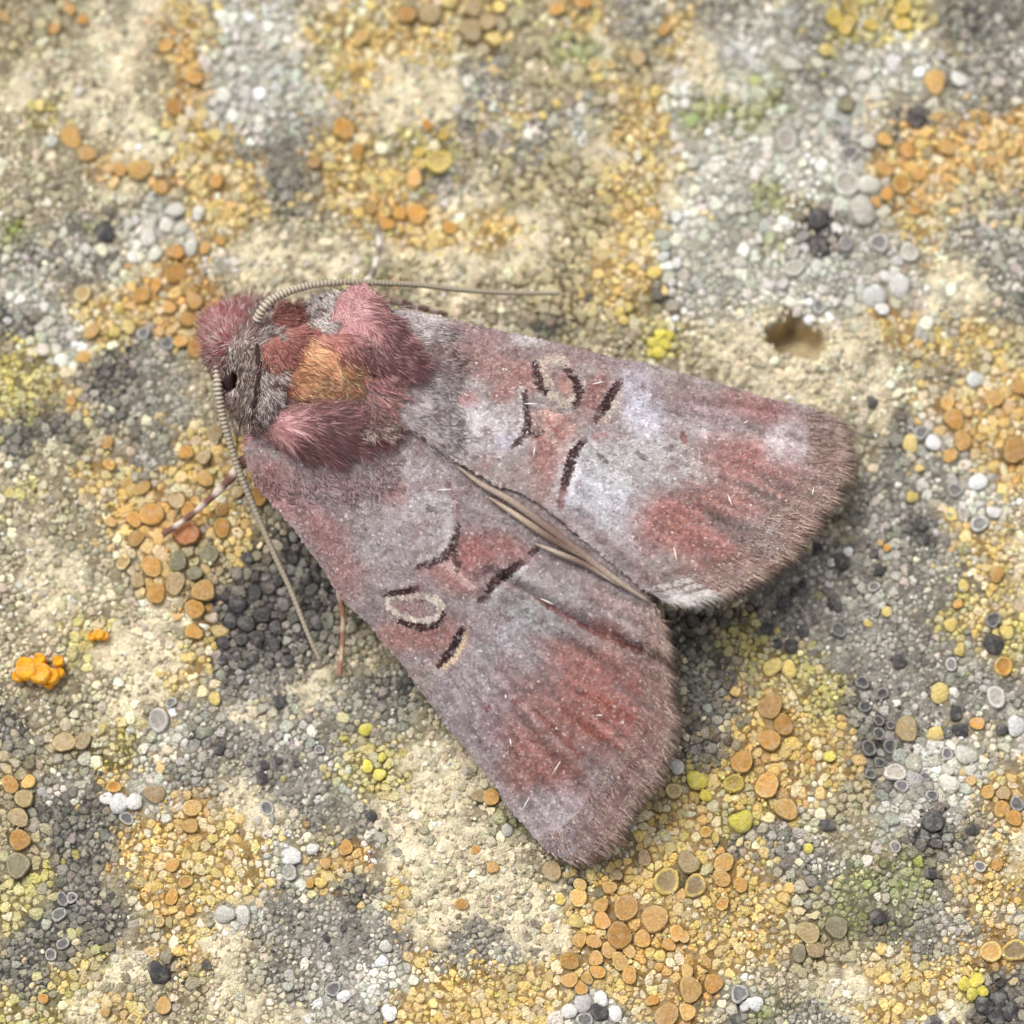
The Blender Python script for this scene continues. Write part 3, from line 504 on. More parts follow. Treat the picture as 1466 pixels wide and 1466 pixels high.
dust = obj('lichen_dust', mesh_from('lichen_dust', DV.reshape(-1, 3), [(t5[None]+o11).reshape(-1, 3), (q5[None]+o11).reshape(-1, 4)], np.repeat(np.clip(dcol, .01, .85), 11, 0), M_LICH))
tag(dust, 'fine pale and dark lichen dust strewn over the stone', 'lichen dust', kind='stuff')
crust = stuff_mesh('granular_crust', rest, None)
tag(crust, 'fine beige and grey granular lichen crust covering the stone', 'lichen crust', kind='stuff')

# the discs
def disc_mesh(i):
    x, y, rpx, look = DISCS[i]; ci, cr_, shape = DLOOK[look]; M = 14
    ix = np.array([i]); th, r = outline(ix, M); th = th[0]; r = np.minimum(r[0]/.965, wr[i]*1.2); r = r*.55+np.roll(r, 1)*.225+np.roll(r, -1)*.225
    r = .95*(.72*r+.28*wr[i])*(1+.10*np.sin(2*th+rng.uniform(0, 6))+.05*np.sin(3*th+rng.uniform(0, 6)))
    R0 = wr[i]; j = math.exp(rng.normal(0, .10)); tint = 1+rng.normal(0, .012, 3)
    age = rng.random()**1.5*.45 if look in 'OBAUTYRL' else 0.; A = (lin(ci)*(1-age)+lin((176,156,112))*age)*j*tint; B = (lin(cr_)*(1-age)+lin((196,178,130))*age)*j*tint
    if shape == 'disc': prof = [(.55, .50, A), (.80, .47, A*.98), (.93, .46, B), (1.03, .22, B*.95), (.98, -.5, B*.7)]; top = .54
    elif shape == 'cup': prof = [(.45, .30, A), (.64, .36, A*1.05), (.84, .56, B), (.97, .50, B), (1.03, -.5, B*.8)]; top = .28
    else: prof = [(.40, .66, A), (.70, .52, (A+B)/2), (.92, .26, B), (1.02, .02, B), (1.0, -.4, B*.9)]; top = .72
    hs = R0*{'disc': .68, 'cup': .55, 'dome': .5}[shape]*math.exp(rng.normal(0, .12))
    if shape == 'disc': top += rng.normal(0, .04)
    V = [(wx[i], wy[i], wz[i]+top*hs+.01)]; C = [A]; tx, ty = rng.normal(0, .16, 2)
    for f, h, c in prof:
        wob = 1+(.22 if shape == 'dome' else .09)*(rng.random(M)-.5)
        ox = r*f*np.cos(th)*wob; oy = r*f*np.sin(th)*wob
        zz = wz[i]+h*hs*(1+(.45 if shape == 'dome' else .12)*(rng.random(M)-.5))+.01+(tx*ox+ty*oy)
        V += list(zip(wx[i]+ox, wy[i]+oy, zz)); C += [(lambda m: (c*(1-m)+A*m)*(1+rng.normal(0, .09)))(rng.random()**2*.6) for _ in range(M)]
    return np.array(V), np.clip(np.array(C), .01, .92)
t14, q14 = faces_for(14, 5)
inner = q14[:14*2]; outer = q14[14*2:]
NAMEL = {'K': 'black_bead', 'G': 'dark_bead', 'M': 'moss_cushion', 'P': 'white_lump', 'S': 'white_lump', 'W': 'white_ring', 'D': 'black_disc', 'Q': 'pale_cup', 'Y': 'yellow_granule', 'N': 'lemon_granule', 'L': 'lemon_cup', 'U': 'orange_cup', 'C': 'tan_cup', 'Z': 'rimmed_cup', 'V': 'olive_disc', 'T': 'tan_disc', 'B': 'brown_disc', 'R': 'brown_disc', 'O': 'orange_disc', 'A': 'orange_disc'}
LONE = {'K': 'black lichen bead', 'G': 'dark grey lichen mound', 'M': 'green moss cushion', 'P': 'off-white lichen lump', 'S': 'chalk-white lichen lump', 'W': 'white-ringed lichen crater', 'D': 'black disc in a grey ring', 'Q': 'pale grey lichen cup', 'Y': 'yellow lichen granule', 'N': 'lemon-green lichen granule', 'L': 'lemon-yellow cup', 'U': 'cupped orange disc', 'C': 'tan lichen cup', 'Z': 'brown cup with yellow rim', 'V': 'olive lichen disc', 'T': 'flat tan lichen disc', 'B': 'flat brown lichen disc', 'R': 'reddish brown disc', 'O': 'flat orange lichen disc', 'A': 'pale orange lichen disc'}
SHORT = """the round yellow-orange lichen|the crowded orange-brown discs|the chipped-disc yellow lichen|the discs under the left front foot|the black lichen under the left antenna|the long yellow lichen band|the large whitish warty lichen|the small-cupped orange lichen|the lemon-yellow ringed cups|the broad yellow-orange lichen|the craters of the broad yellow-orange lichen|the grey peppered lichen|the pale-ringed black discs|the tiny white craters|the green mossy growth|the yellow lichen with one bright cup|the two touching orange discs|the pair of yellow-rimmed cups|the thin yellow crust|the crinkled white lichen|the white rosette with black centre|the brown polygonal plates|the charcoal cracked lichen|the bright white crinkled lichen|the orange lichen facing the moth|the rounded white lumps|the pale yellow lichen with single discs|the broken row of orange discs|the narrow orange-yellow streak|the pale grey powdery lichen|the yellow lichen with brown plates|the lemon-yellow crescent cup|the orange discs beyond the right leg|the charcoal knobbly lichen|the lemon-green powdery lichen|the small yellow lichen with brown cup|the yellow granules at right forewing|the bright lemon-yellow tuft|the orange-yellow lichen by the pit|the chalk-white lumps by the pit|the pair of black lumps|the small orange discs by a white lump|the lemon-green dots|the faint yellow crust|the lumpy yellow tuft|the black lichen by a yellow tuft|the olive-grey cracked lichen|the dark grey lichen by the left fringe|the overlapping discs at the left forewing|the small white lichen with crater|the green moss cushions""".split('|')
for i in range(ND):
    V, C = disc_mesh(i); look = DISCS[i][3]; par = root_of(owner[i]) if owner[i] >= 0 else None
    if DLOOK[look][2] != 'dome' and DISCS[i][2] >= 10:
        o = cobj(NAMEL[look], V[:43], [t14, q14[:28]], C[:43], M_DISC, par)
        cobj('rim', V[29:], [q14[28:]-29], C[29:], M_DISC, o)
    else: o = cobj(NAMEL[look], V, [t14, q14], C, M_DISC, par)
    if par is None:
        near = min(range(len(PATCH)), key=lambda k: max(0, math.hypot((DISCS[i][0]-PATCH[k][0][0])/PATCH[k][0][2], (DISCS[i][1]-PATCH[k][0][1])/PATCH[k][0][3])-1)*(PATCH[k][0][2]+PATCH[k][0][3])/2)
        size = 'large ' if DISCS[i][2] >= 14 else 'tiny ' if DISCS[i][2] <= 7 else ''
        lab = size+LONE[look]+' near '+SHORT[near]
        tag(o, lab, 'lichen', 'scattered '+NAMEL[look].replace('_', ' ')+'s near '+SHORT[near])

# the bright orange leafy lichen and its small neighbour
def lobed(name, cx_, cy_, lobes, label):
    rt = empty(name, Vector(P(np.array([cx_]), np.array([cy_]), 0.)[0])); tag(rt, label, 'lichen', 'lichens growing on the stone')
    for (lx, ly, r, h) in lobes:
        p = P(np.array([float(lx)]), np.array([float(ly)]), 0.)[0]; z0 = stoneH(p[:1], p[1:2])[0]; M = 12
        th = np.linspace(0, 2*np.pi, M, endpoint=False); rr = r*S*(1+.22*(rng.random(M)-.5))
        V = [(p[0], p[1], z0+h*.82)]; C = [lin((232,166,46))]
        for f, hh in ((.55, .95), (.85, 1.0), (1.02, .7), (.9, .2), (.6, -.2)):
            V += list(zip(p[0]+rr*f*np.cos(th), p[1]+rr*f*np.sin(th), np.full(M, z0+h*hh)+rng.normal(0, .002, M))); C += [lin((234,164,40))*(1+rng.normal(0, .06)) for _ in range(M)]
        cobj('lobe', np.array(V), list(faces_for(12, 5)), np.clip(np.array(C), 0, .9), M_DISC, rt)
lobed('leafy_lichen', 56, 965, [(42,962,17,.07),(60,968,17,.08),(76,972,12,.07),(86,950,8,.06),(88,966,7,.05),(60,948,9,.06),(30,972,9,.05),(72,982,7,.05)], 'bright orange leafy lichen with swollen lobes')
lobed('leafy_lichen', 140, 911, [(142,910,9,.05),(151,912,6,.04),(132,913,6,.04)], 'small bright orange lichen lobe on a yellow-tipped strand')

# ------------------------------------------------------------------ the moth
moth = empty('moth', Vector(P(np.array([560.]), np.array([600.]), 0.)[0]))
tag(moth, 'furry reddish moth with grey-lilac patterned wings resting on lichened stone', 'moth')
AX0 = np.array([600., 610.]); ADIR = np.array([350., 262.])/math.hypot(350, 262); APER = np.array([ADIR[1], -ADIR[0]])
def along(px, py): return (px-AX0[0])*ADIR[0]+(py-AX0[1])*ADIR[1]
def across(px, py): return (px-AX0[0])*APER[0]+(py-AX0[1])*APER[1]
# body profile along the axis: position (px along from AX0), centre height, half width, half height
BODY = np.array([(-322, .17, .005, .005), (-314, .175, .05, .05), (-300, .18, .085, .085), (-275, .19, .12, .115), (-250, .195, .125, .12), (-228, .20, .15, .14),
 (-195, .20, .225, .18), (-140, .205, .245, .19), (-80, .20, .225, .185), (-20, .20, .18, .155), (60, .20, .15, .11), (160, .185, .12, .095), (260, .17, .09, .075), (340, .15, .05, .045), (375, .14, .01, .01)])
BOFF = ((-325, -78), (-250, -74), (-184, -42), (-80, -20), (60, 0))
def boff(t): return np.interp(t, [q[0] for q in BOFF], [q[1] for q in BOFF])
def bodytop(px, py):
    t = along(px, py); d = (across(px, py)-boff(t))*S
    zc = np.interp(t, BODY[:, 0], BODY[:, 1]); hw = np.interp(t, BODY[:, 0], BODY[:, 2]); hh = np.interp(t, BODY[:, 0], BODY[:, 3])
    z = zc+hh*np.sqrt(np.clip(1-(d/np.maximum(hw, 1e-4))**2, 0, 1))
    def g(x, y, s, a): return a*np.exp(-((px-x)**2+(py-y)**2)/(2*s*s))
    return z+g(515, 455, 40, .10)+g(415, 628, 42, .06)+g(402, 472, 18, .05)
def wing_z(px, py, side):
    a = np.maximum(across(px, py)*side, 0); t = along(px, py)
    roof = .335*(1-np.clip(a/400, 0, 1.1)**1.12)+.055
    roof = roof+.03*np.sin(np.clip(a/380, 0, 1)*np.pi)
    base = sstep(-60, -220, t); roof = roof*(1-.18*base)
    tip = sstep(180, 520, t); roof = roof-.05*tip*(1-np.clip(a/300, 0, 1))
    return np.maximum(roof, .05)
V_B, F_B = [], []
MB = 20
st = resample(np.c_[BODY[:, 0], np.zeros(len(BODY)), BODY[:, 1:]], 46); rings = []
for s_ in st:
    c = AX0+ADIR*s_[0]+APER*boff(s_[0]); p = P(np.array([c[0]]), np.array([c[1]]), s_[2])[0]
    th = np.linspace(0, 2*np.pi, MB, endpoint=False)
    sd3 = np.array([APER[0], -APER[1], 0.])      # pixel y runs down
    rings.append(p+np.cos(th)[:, None]*sd3*s_[3]*.86*(1+.04*rng.normal())+np.sin(th)[:, None]*np.array([0, 0, 1.])*s_[4]*.80)
VB = np.concatenate(rings); i = np.arange(MB); j = (i+1) % MB
FB = np.concatenate([np.stack([k*MB+i, k*MB+j, (k+1)*MB+j, (k+1)*MB+i], 1) for k in range(len(st)-1)])
ends = [np.stack([i[1:-1]*0, j[1:-1], i[1:-1]], 1), (len(st)-1)*MB+np.stack([i[1:-1]*0, i[1:-1], j[1:-1]], 1)]
cb = np.repeat(lin((120,74,72))[None], len(VB), 0)*(.8+.4*rng.random((len(VB), 1)))
body = cobj('body', VB, [FB]+ends, cb, M_BODY, moth)

# --- forewings
RW = dict(side=1,
 costa=[(500,470),(540,446),(590,446),(640,456),(700,471),(760,483),(830,499),(885,514),(930,522),(985,537),(1040,552),(1100,570),(1151,581),(1198,599)],
 outer=[(955,862),(1000,853),(1050,837),(1084,818),(1118,796),(1140,768),(1162,738),(1186,712),(1202,676),(1206,638),(1198,599)],
 inner=[(500,560),(545,590),(600,620),(641,652),(682,676),(709,693),(750,708),(791,735),(832,769),(873,803),(915,838),(955,862)],
 base=[(500,560),(490,515),(500,470)])
LW = dict(side=-1,
 costa=[(395,620),(352,640),(362,685),(387,718),(413,747),(439,783),(465,819),(481,843),(501,870),(528,892),(546,918),(569,942),(591,973),(615,1006),(637,1036),(659,1063),(686,1094),(708,1122),(724,1152),(746,1176),(766,1200),(788,1220),(815,1234)],
 outer=[(940,872),(946,905),(950,950),(954,996),(958,1032),(950,1066),(934,1110),(908,1140),(890,1172),(876,1194),(852,1216),(815,1234)],
 inner=[(480,545),(545,575),(600,600),(655,636),(695,664),(724,680),(765,704),(805,728),(846,762),(885,796),(922,834),(946,868)],
 base=[(480,545),(430,575),(395,620)])
def coons(wg, nu, nv):
    u = np.linspace(0, 1, nu)[:, None, None]; v = np.linspace(0, 1, nv)[None, :, None]
    c0 = resample(wg['inner'], nu)[:, None, :]; c1 = resample(wg['costa'], nu)[:, None, :]
    d0 = resample(wg['base'], nv)[None]; d1 = resample(wg['outer'], nv)[None]
    p00, p01, p10, p11 = c0[0, 0], c1[0, 0], c0[-1, 0], c1[-1, 0]
    return (1-v)*c0+v*c1+(1-u)*d0+u*d1-((1-u)*(1-v)*p00+u*(1-v)*p10+(1-u)*v*p01+u*v*p11)

def ell(px, py, x, y, a, b, ang, soft=.35):
    c, s = math.cos(math.radians(ang)), math.sin(math.radians(ang)); dx_, dy_ = px-x, py-y
    q = np.hypot((dx_*c+dy_*s)/a, (-dx_*s+dy_*c)/b)
    soft = soft*1.9; q = q+.45*(fbm(px/16, py/16, 91)-.5)+.22*(vn(px/5, py/5, 95)-.5)
    return 1-sstep(1-soft, 1+soft, q)
def stroke(px, py, pts, w, taper=True, jag=1.):
    d, t = dline(px+jag*3.2*(vn(px/3.1, py/3.1, 97)-.5), py+jag*3.2*(vn(px/3.1, py/3.1, 98)-.5), pts)
    ww = 1.5*w*(.62+.38*np.sin(np.clip(t, 0, 1)*np.pi)) if taper else w
    return 1-sstep(ww*.5-.8, ww*.5+1.2, d)
GREY = (150,138,135); LIL = (196,188,192); RED = (150,88,82); MAUVE = (138,108,108); BRN = (132,104,96); DARK = (44,16,16); CREAM = (226,208,186); PALE = (182,178,178); WHT = (220,214,212)
# (kind, colour, strength, geometry...)
RPAT = [
 ('e', LIL, .75, 640,590,75,40,30), ('e', RED, .55, 690,515,75,26,15), ('e', WHT, .85, 606,466,38,20,20), ('e', MAUVE, .7, 690,478,60,12,12), ('e', WHT, .6, 756,490,22,8,10),
 ('e', (160,78,82), .75, 668,572,16,12,0), ('e', (160,78,82), .6, 716,563,12,16,60), ('e', LIL, .6, 700,610,48,28,20), ('e', (176,172,186), .6, 722,632,18,10,-30),
 ('e', RED, .7, 748,545,22,32,70), ('e', RED, .8, 785,660,26,55,15), ('e', (158,94,86), .75, 792,615,34,22,20), ('e', RED, .85, 853,562,17,32,25), ('e', GREY, .5, 745,680,40,20,35), ('e', MAUVE, .55, 838,512,55,14,12),
 ('e', (196,196,204), .85, 850,690,48,50,20), ('e', (204,200,212), .9, 918,580,28,55,-20), ('e', PALE, .75, 905,660,75,45,15), ('e', (186,184,190), .7, 880,735,55,35,40), ('e', LIL, .5, 1000,600,60,26,20),
 ('e', MAUVE, .55, 1010,585,60,22,18), ('e', (152,92,92), .8, 1085,582,52,17,17), ('e', (152,92,92), .7, 1112,600,34,16,10), ('e', (160,88,82), .8, 1070,660,62,34,10), ('e', (156,84,78), .85, 955,745,52,36,-25), ('e', (152,82,74), .85, 1015,782,62,30,10), ('e', (160,92,84), .7, 1040,720,70,28,0), ('e', RED, .5, 1120,690,40,26,10),
 ('e', (182,166,168), .9, 1137,628,36,30,-30), ('e', WHT, .35, 1110,628,14,30,10),
 ('s', (122,104,100), .7, [(1085,680),(1110,692),(1130,702)], 12), ('s', (122,106,102), .75, [(1070,695),(1092,712),(1118,722)], 13), ('s', (128,110,106), .7, [(1010,735),(1040,755),(1070,775),(1085,790)], 13), ('s', (132,112,108), .6, [(1045,770),(1075,786),(1090,795)], 12),
 ('e', BRN, .7, 1030,830,95,20,-15), ('e', (110,78,72), .6, 1000,812,80,8,-12), ('e', BRN, .8, 1155,735,34,70,25), ('e', BRN, .75, 1185,650,22,60,-10), ('e', (122,92,86), .6, 1150,770,20,40,30),
 ('e', WHT, .9, 975,858,42,9,-8), ('e', MAUVE, .55, 910,815,60,10,40), ('e', (150,140,136), .7, 880,800,70,9,40),
 ('s', CREAM, .75, [(772,516),(790,512),(808,520),(820,538)], 9), ('s', CREAM, .8, [(776,524),(782,545),(790,565),(806,578),(822,576),(826,560)], 9), ('e', (170,112,100), .8, 807,548,10,17,-20),
 ('s', CREAM, .8, [(889,560),(880,575),(868,592),(860,603)], 9), ('s', (214,210,214), .7, [(830,645),(822,665),(818,690),(815,705)], 9), ('s', (214,208,206), .6, [(744,555),(748,575),(749,600),(740,620)], 7),
 ('s', CREAM, .5, [(762,600),(778,612),(800,640),(812,645)], 8), ('s', (190,150,140), .6, [(770,590),(800,600),(820,615)], 10),
 ('s', DARK, .97, [(765,519),(768,535),(773,551),(780,563)], 8), ('s', DARK, .97, [(811,529),(822,543),(828,559),(828,573),(820,584)], 8), ('s', DARK, 1., [(887,545),(874,565),(863,584),(853,600)], 10),
 ('s', DARK, .9, [(749,562),(753,584),(756,608),(748,625),(733,639)], 7), ('s', DARK, .85, [(757,618),(766,622),(776,618)], 6), ('s', DARK, .97, [(832,634),(820,650),(814,668),(810,684),(806,697)], 10), ('s', DARK, .8, [(826,640),(838,631)], 6), ('s', (110,50,50), .7, [(806,697),(802,716),(804,728)], 6),
 ('s', (90,70,72), .6, [(690,617),(700,620)], 8), ('s', (84,66,68), .7, [(856,651),(868,662)], 5), ('s', (84,66,68), .7, [(912,648),(922,658)], 6), ('s', (84,66,68), .55, [(950,642),(962,640)], 5), ('s', (96,76,76), .5, [(960,655),(972,662)], 5), ('s', (70,58,60), .6, [(824,728),(842,738)], 7), ('s', (130,56,56), .7, [(976,620),(980,632)], 7), ('s', (120,104,104), .5, [(900,545),(960,575),(1010,595)], 4), ('s', (150,70,70), .5, [(845,627),(870,622)], 5), ('s', (120,70,70), .5, [(690,655),(694,668),(706,656)], 4),
]
LPAT = [
 ('e', (158,100,102), .7, 400,700,50,34,50), ('e', (176,160,162), .6, 470,700,55,22,0), ('e', (146,92,94), .75, 470,770,55,24,50), ('e', (172,162,164), .7, 590,720,60,60,30), ('e', (148,92,92), .65, 560,705,24,18,0), ('e', (176,168,170), .6, 620,740,34,34,0), ('e', (160,148,150), .6, 560,780,50,22,-20), ('e', (160,110,108), .5, 495,830,30,30,50), ('e', (168,158,160), .55, 530,790,36,14,20),
 ('e', (150,140,142), .6, 690,735,40,32,35), ('e', (142,66,66), .9, 680,790,34,26,15), ('e', (140,70,68), .8, 725,785,34,18,35), ('e', (160,96,94), .7, 640,818,40,14,-5), ('e', (150,84,82), .7, 665,838,36,14,10), ('e', (158,146,148), .5, 565,830,50,12,-5), ('e', (140,84,78), .85, 615,915,55,22,15), ('e', (132,72,64), .8, 648,905,22,26,-30), ('e', (150,98,92), .7, 560,915,26,16,45),
 ('e', (168,168,168), .85, 755,878,70,20,27), ('e', (158,154,158), .8, 720,915,60,40,20), ('e', (160,150,154), .7, 680,980,60,60,45), ('e', (128,112,118), .7, 690,1030,55,32,50), ('e', (146,136,140), .7, 640,985,24,44,-35), ('e', (160,152,140), .5, 610,965,18,20,0), ('e', (154,150,148), .6, 800,850,70,16,30), ('e', (150,128,124), .6, 890,870,50,14,35),
 ('e', (146,80,70), .9, 880,980,80,44,30), ('e', (142,72,60), .9, 850,1030,90,44,30), ('e', (138,76,68), .85, 770,1080,70,34,45), ('e', (142,82,74), .8, 800,1110,50,26,40), ('e', (150,92,86), .7, 830,945,60,22,25), ('e', (146,78,70), .75, 870,900,30,12,35), ('e', (130,72,66), .7, 740,1110,30,22,50), ('e', (138,92,90), .5, 760,1000,30,60,-50),
 ('e', (178,166,170), .95, 808,1172,44,38,40), ('e', (158,140,140), .6, 790,1205,20,16,30), ('e', (126,96,88), .75, 935,980,22,90,-3), ('e', (124,92,84), .7, 905,1110,22,75,28), ('e', (132,104,98), .7, 860,1190,34,34,0),
 ('s', (124,106,102), .6, [(880,980),(910,1000),(935,1012)], 12), ('s', (116,98,92), .6, [(860,1060),(890,1075),(910,1080)], 12), ('s', (120,100,96), .5, [(845,1075),(865,1090)], 12), ('s', (122,104,100), .5, [(890,925),(920,942)], 10), ('s', (128,112,110), .5, [(905,880),(925,905)], 12),
 ('s', (128,58,48), .75, [(835,990),(880,1015),(930,1045)], 7), ('s', (126,56,46), .75, [(800,1010),(840,1040),(890,1075)], 7), ('s', (130,62,54), .7, [(770,1020),(810,1060),(835,1085)], 6), ('s', (160,92,80), .6, [(860,995),(900,1020)], 6), ('s', (130,66,58), .5, [(850,960),(900,985),(940,1005)], 5),
 ('s', (96,44,40), .85, [(767,857),(800,876),(835,896),(872,915),(915,932),(945,942)], 6), ('s', (110,56,50), .6, [(880,905),(905,925),(940,930)], 6), ('s', (100,56,52), .6, [(915,1082),(895,1105),(878,1128),(862,1150)], 5), ('s', (104,64,60), .5, [(930,1040),(925,1062),(915,1082)], 5),
 ('s', (216,204,190), .85, [(553,860),(560,853),(580,853),(600,852),(622,858),(632,866),(627,882),(607,890),(588,886),(570,878),(556,868),(553,860)], 6), ('e', (164,140,138), .7, 592,870,30,10,6), ('s', (140,80,80), .6, [(570,868),(580,873)], 6),
 ('s', (222,196,160), .75, [(668,906),(660,925),(646,944),(635,956)], 8), ('s', (200,196,196), .6, [(752,812),(730,830),(714,843),(704,858)], 8), ('s', (190,184,182), .55, [(645,745),(644,765),(638,782),(624,795),(600,801)], 7), ('s', (200,170,164), .7, [(628,800),(650,812),(656,826),(680,842)], 8),
 ('s', DARK, .97, [(550,851),(566,849),(583,847),(596,841)], 7), ('s', DARK, .97, [(571,889),(588,895),(607,899),(624,895),(636,878)], 7), ('s', DARK, 1., [(662,898),(652,920),(640,938),(628,951)], 9), ('s', DARK, 1., [(746,805),(724,822),(708,834),(698,848)], 10), ('s', DARK, .9, [(698,848),(695,856),(684,860)], 6),
 ('s', DARK, .92, [(656,752),(653,768),(647,786),(634,799),(617,806),(599,810)], 8), ('s', DARK, .8, [(648,786),(656,808),(654,818)], 6), ('s', DARK, .85, [(770,776),(766,788),(758,794)], 7), ('s', (120,60,58), .6, [(640,690),(652,712),(656,735),(656,750)], 4),
 ('s', (80,66,68), .6, [(612,727),(624,732)], 7), ('s', (84,70,72), .6, [(715,880),(732,886)], 6), ('s', (110,50,60), .7, [(735,1003),(742,1006)], 8), ('s', (110,50,60), .6, [(693,1013),(702,1016)], 7), ('s', (100,84,90), .5, [(700,995),(760,985),(800,1000)], 6), ('s', (104,86,90), .5, [(770,955),(790,990)], 5), ('s', (120,40,44), .5, [(478,700),(486,690)], 6),
]
VEIN_O = {1: (560, 500), -1: (400, 640)}
def pattern(px, py, side):
    c = np.repeat(lin(GREY if side > 0 else (140,128,127))[None], px.size, 0).reshape(px.shape+(3,))
    for it in (RPAT if side > 0 else LPAT):
        if it[0] == 'e': w = ell(px, py, *it[3:])*it[2]
        else: w = stroke(px, py, it[3], it[4])*it[2]
        q = lin(it[1])
        if it[0] == 'e' and it[1][0]-it[1][1] > 40: q = .58*q+.42*lin((152,120,112))
        if it[0] == 's' and 50 < it[1][0]-it[1][1] < 80: q = .75*q+.25*lin((130,100,90))
        if it[1] == CREAM: w = w*.7; q = lin((206,190,172))
        c = c*(1-w[..., None])+q*w[..., None]
    # mealy sprinkling of pale and reddish scales
    n = vn(px/2.6, py/2.6, 101+side); n2 = fbm(px/9, py/9, 111+side, 3)
    c = c*(.55+.82*n2)[..., None]; n4 = sstep(.52, .72, fbm(px/24, py/24, 151+side, 3))[..., None]*.35; c = c*(1-n4)+lin((128,98,98))*n4
    pm = (sstep(.62, .95, n)*.30)[..., None]; c = c*(1-pm)+lin((206,196,194))*pm
    dm = (sstep(.36, .08, n)*.45)[..., None]; c = c*(1-dm)+lin((92,62,62))*dm
    # fine streaks fanning along the wing
    ox, oy = VEIN_O[side]; an = np.arctan2(py-oy, px-ox); rr = np.hypot(px-ox, py-oy)
    stn = vn(an*70, rr/90, 121+side); far = sstep(280, 560, rr)[..., None]
    c = c*(1+(stn-.5)[..., None]*.6*far)
    vein = np.exp(-(np.sin(an*12+.6*side)/.13)**2)*sstep(230, 420, rr)*(.5+.5*vn(rr/30, an*8, 125)); c = c*(1-.30*vein[..., None])
    return np.clip(c, .012, .85)
def relief(px, py, side):
    ox, oy = VEIN_O[side]; an = np.arctan2(py-oy, px-ox); rr = np.hypot(px-ox, py-oy)
    z = (.005*np.sin(an*46+side)+.007*np.exp(-(np.sin(an*12+.6*side)/.16)**2))*sstep(200, 480, rr)+.010*(fbm(px/70, py/70, 131, 2)-.5)
    if side < 0:
        d, t = dline(px, py, [(700,820),(767,857),(835,896),(900,927),(960,948)])
        z = z-.016*np.exp(-(d/9)**2)+.012*np.exp(-((d-16)/12)**2)
    return z
LOOSE = {1: [(760,578,18,0),(857,548,17,-12),(695,592,16,-45),(765,645,12,100),(1045,716,17,68),(967,793,20,78),(1068,604,7,-30),(1164,703,11,100)],
 -1: [(636,701,20,-2),(783,861,20,25),(687,932,8,10),(724,997,6,80),(731,1063,12,80),(796,1100,24,-58),(752,1152,22,-62),(858,1024,9,0)]}
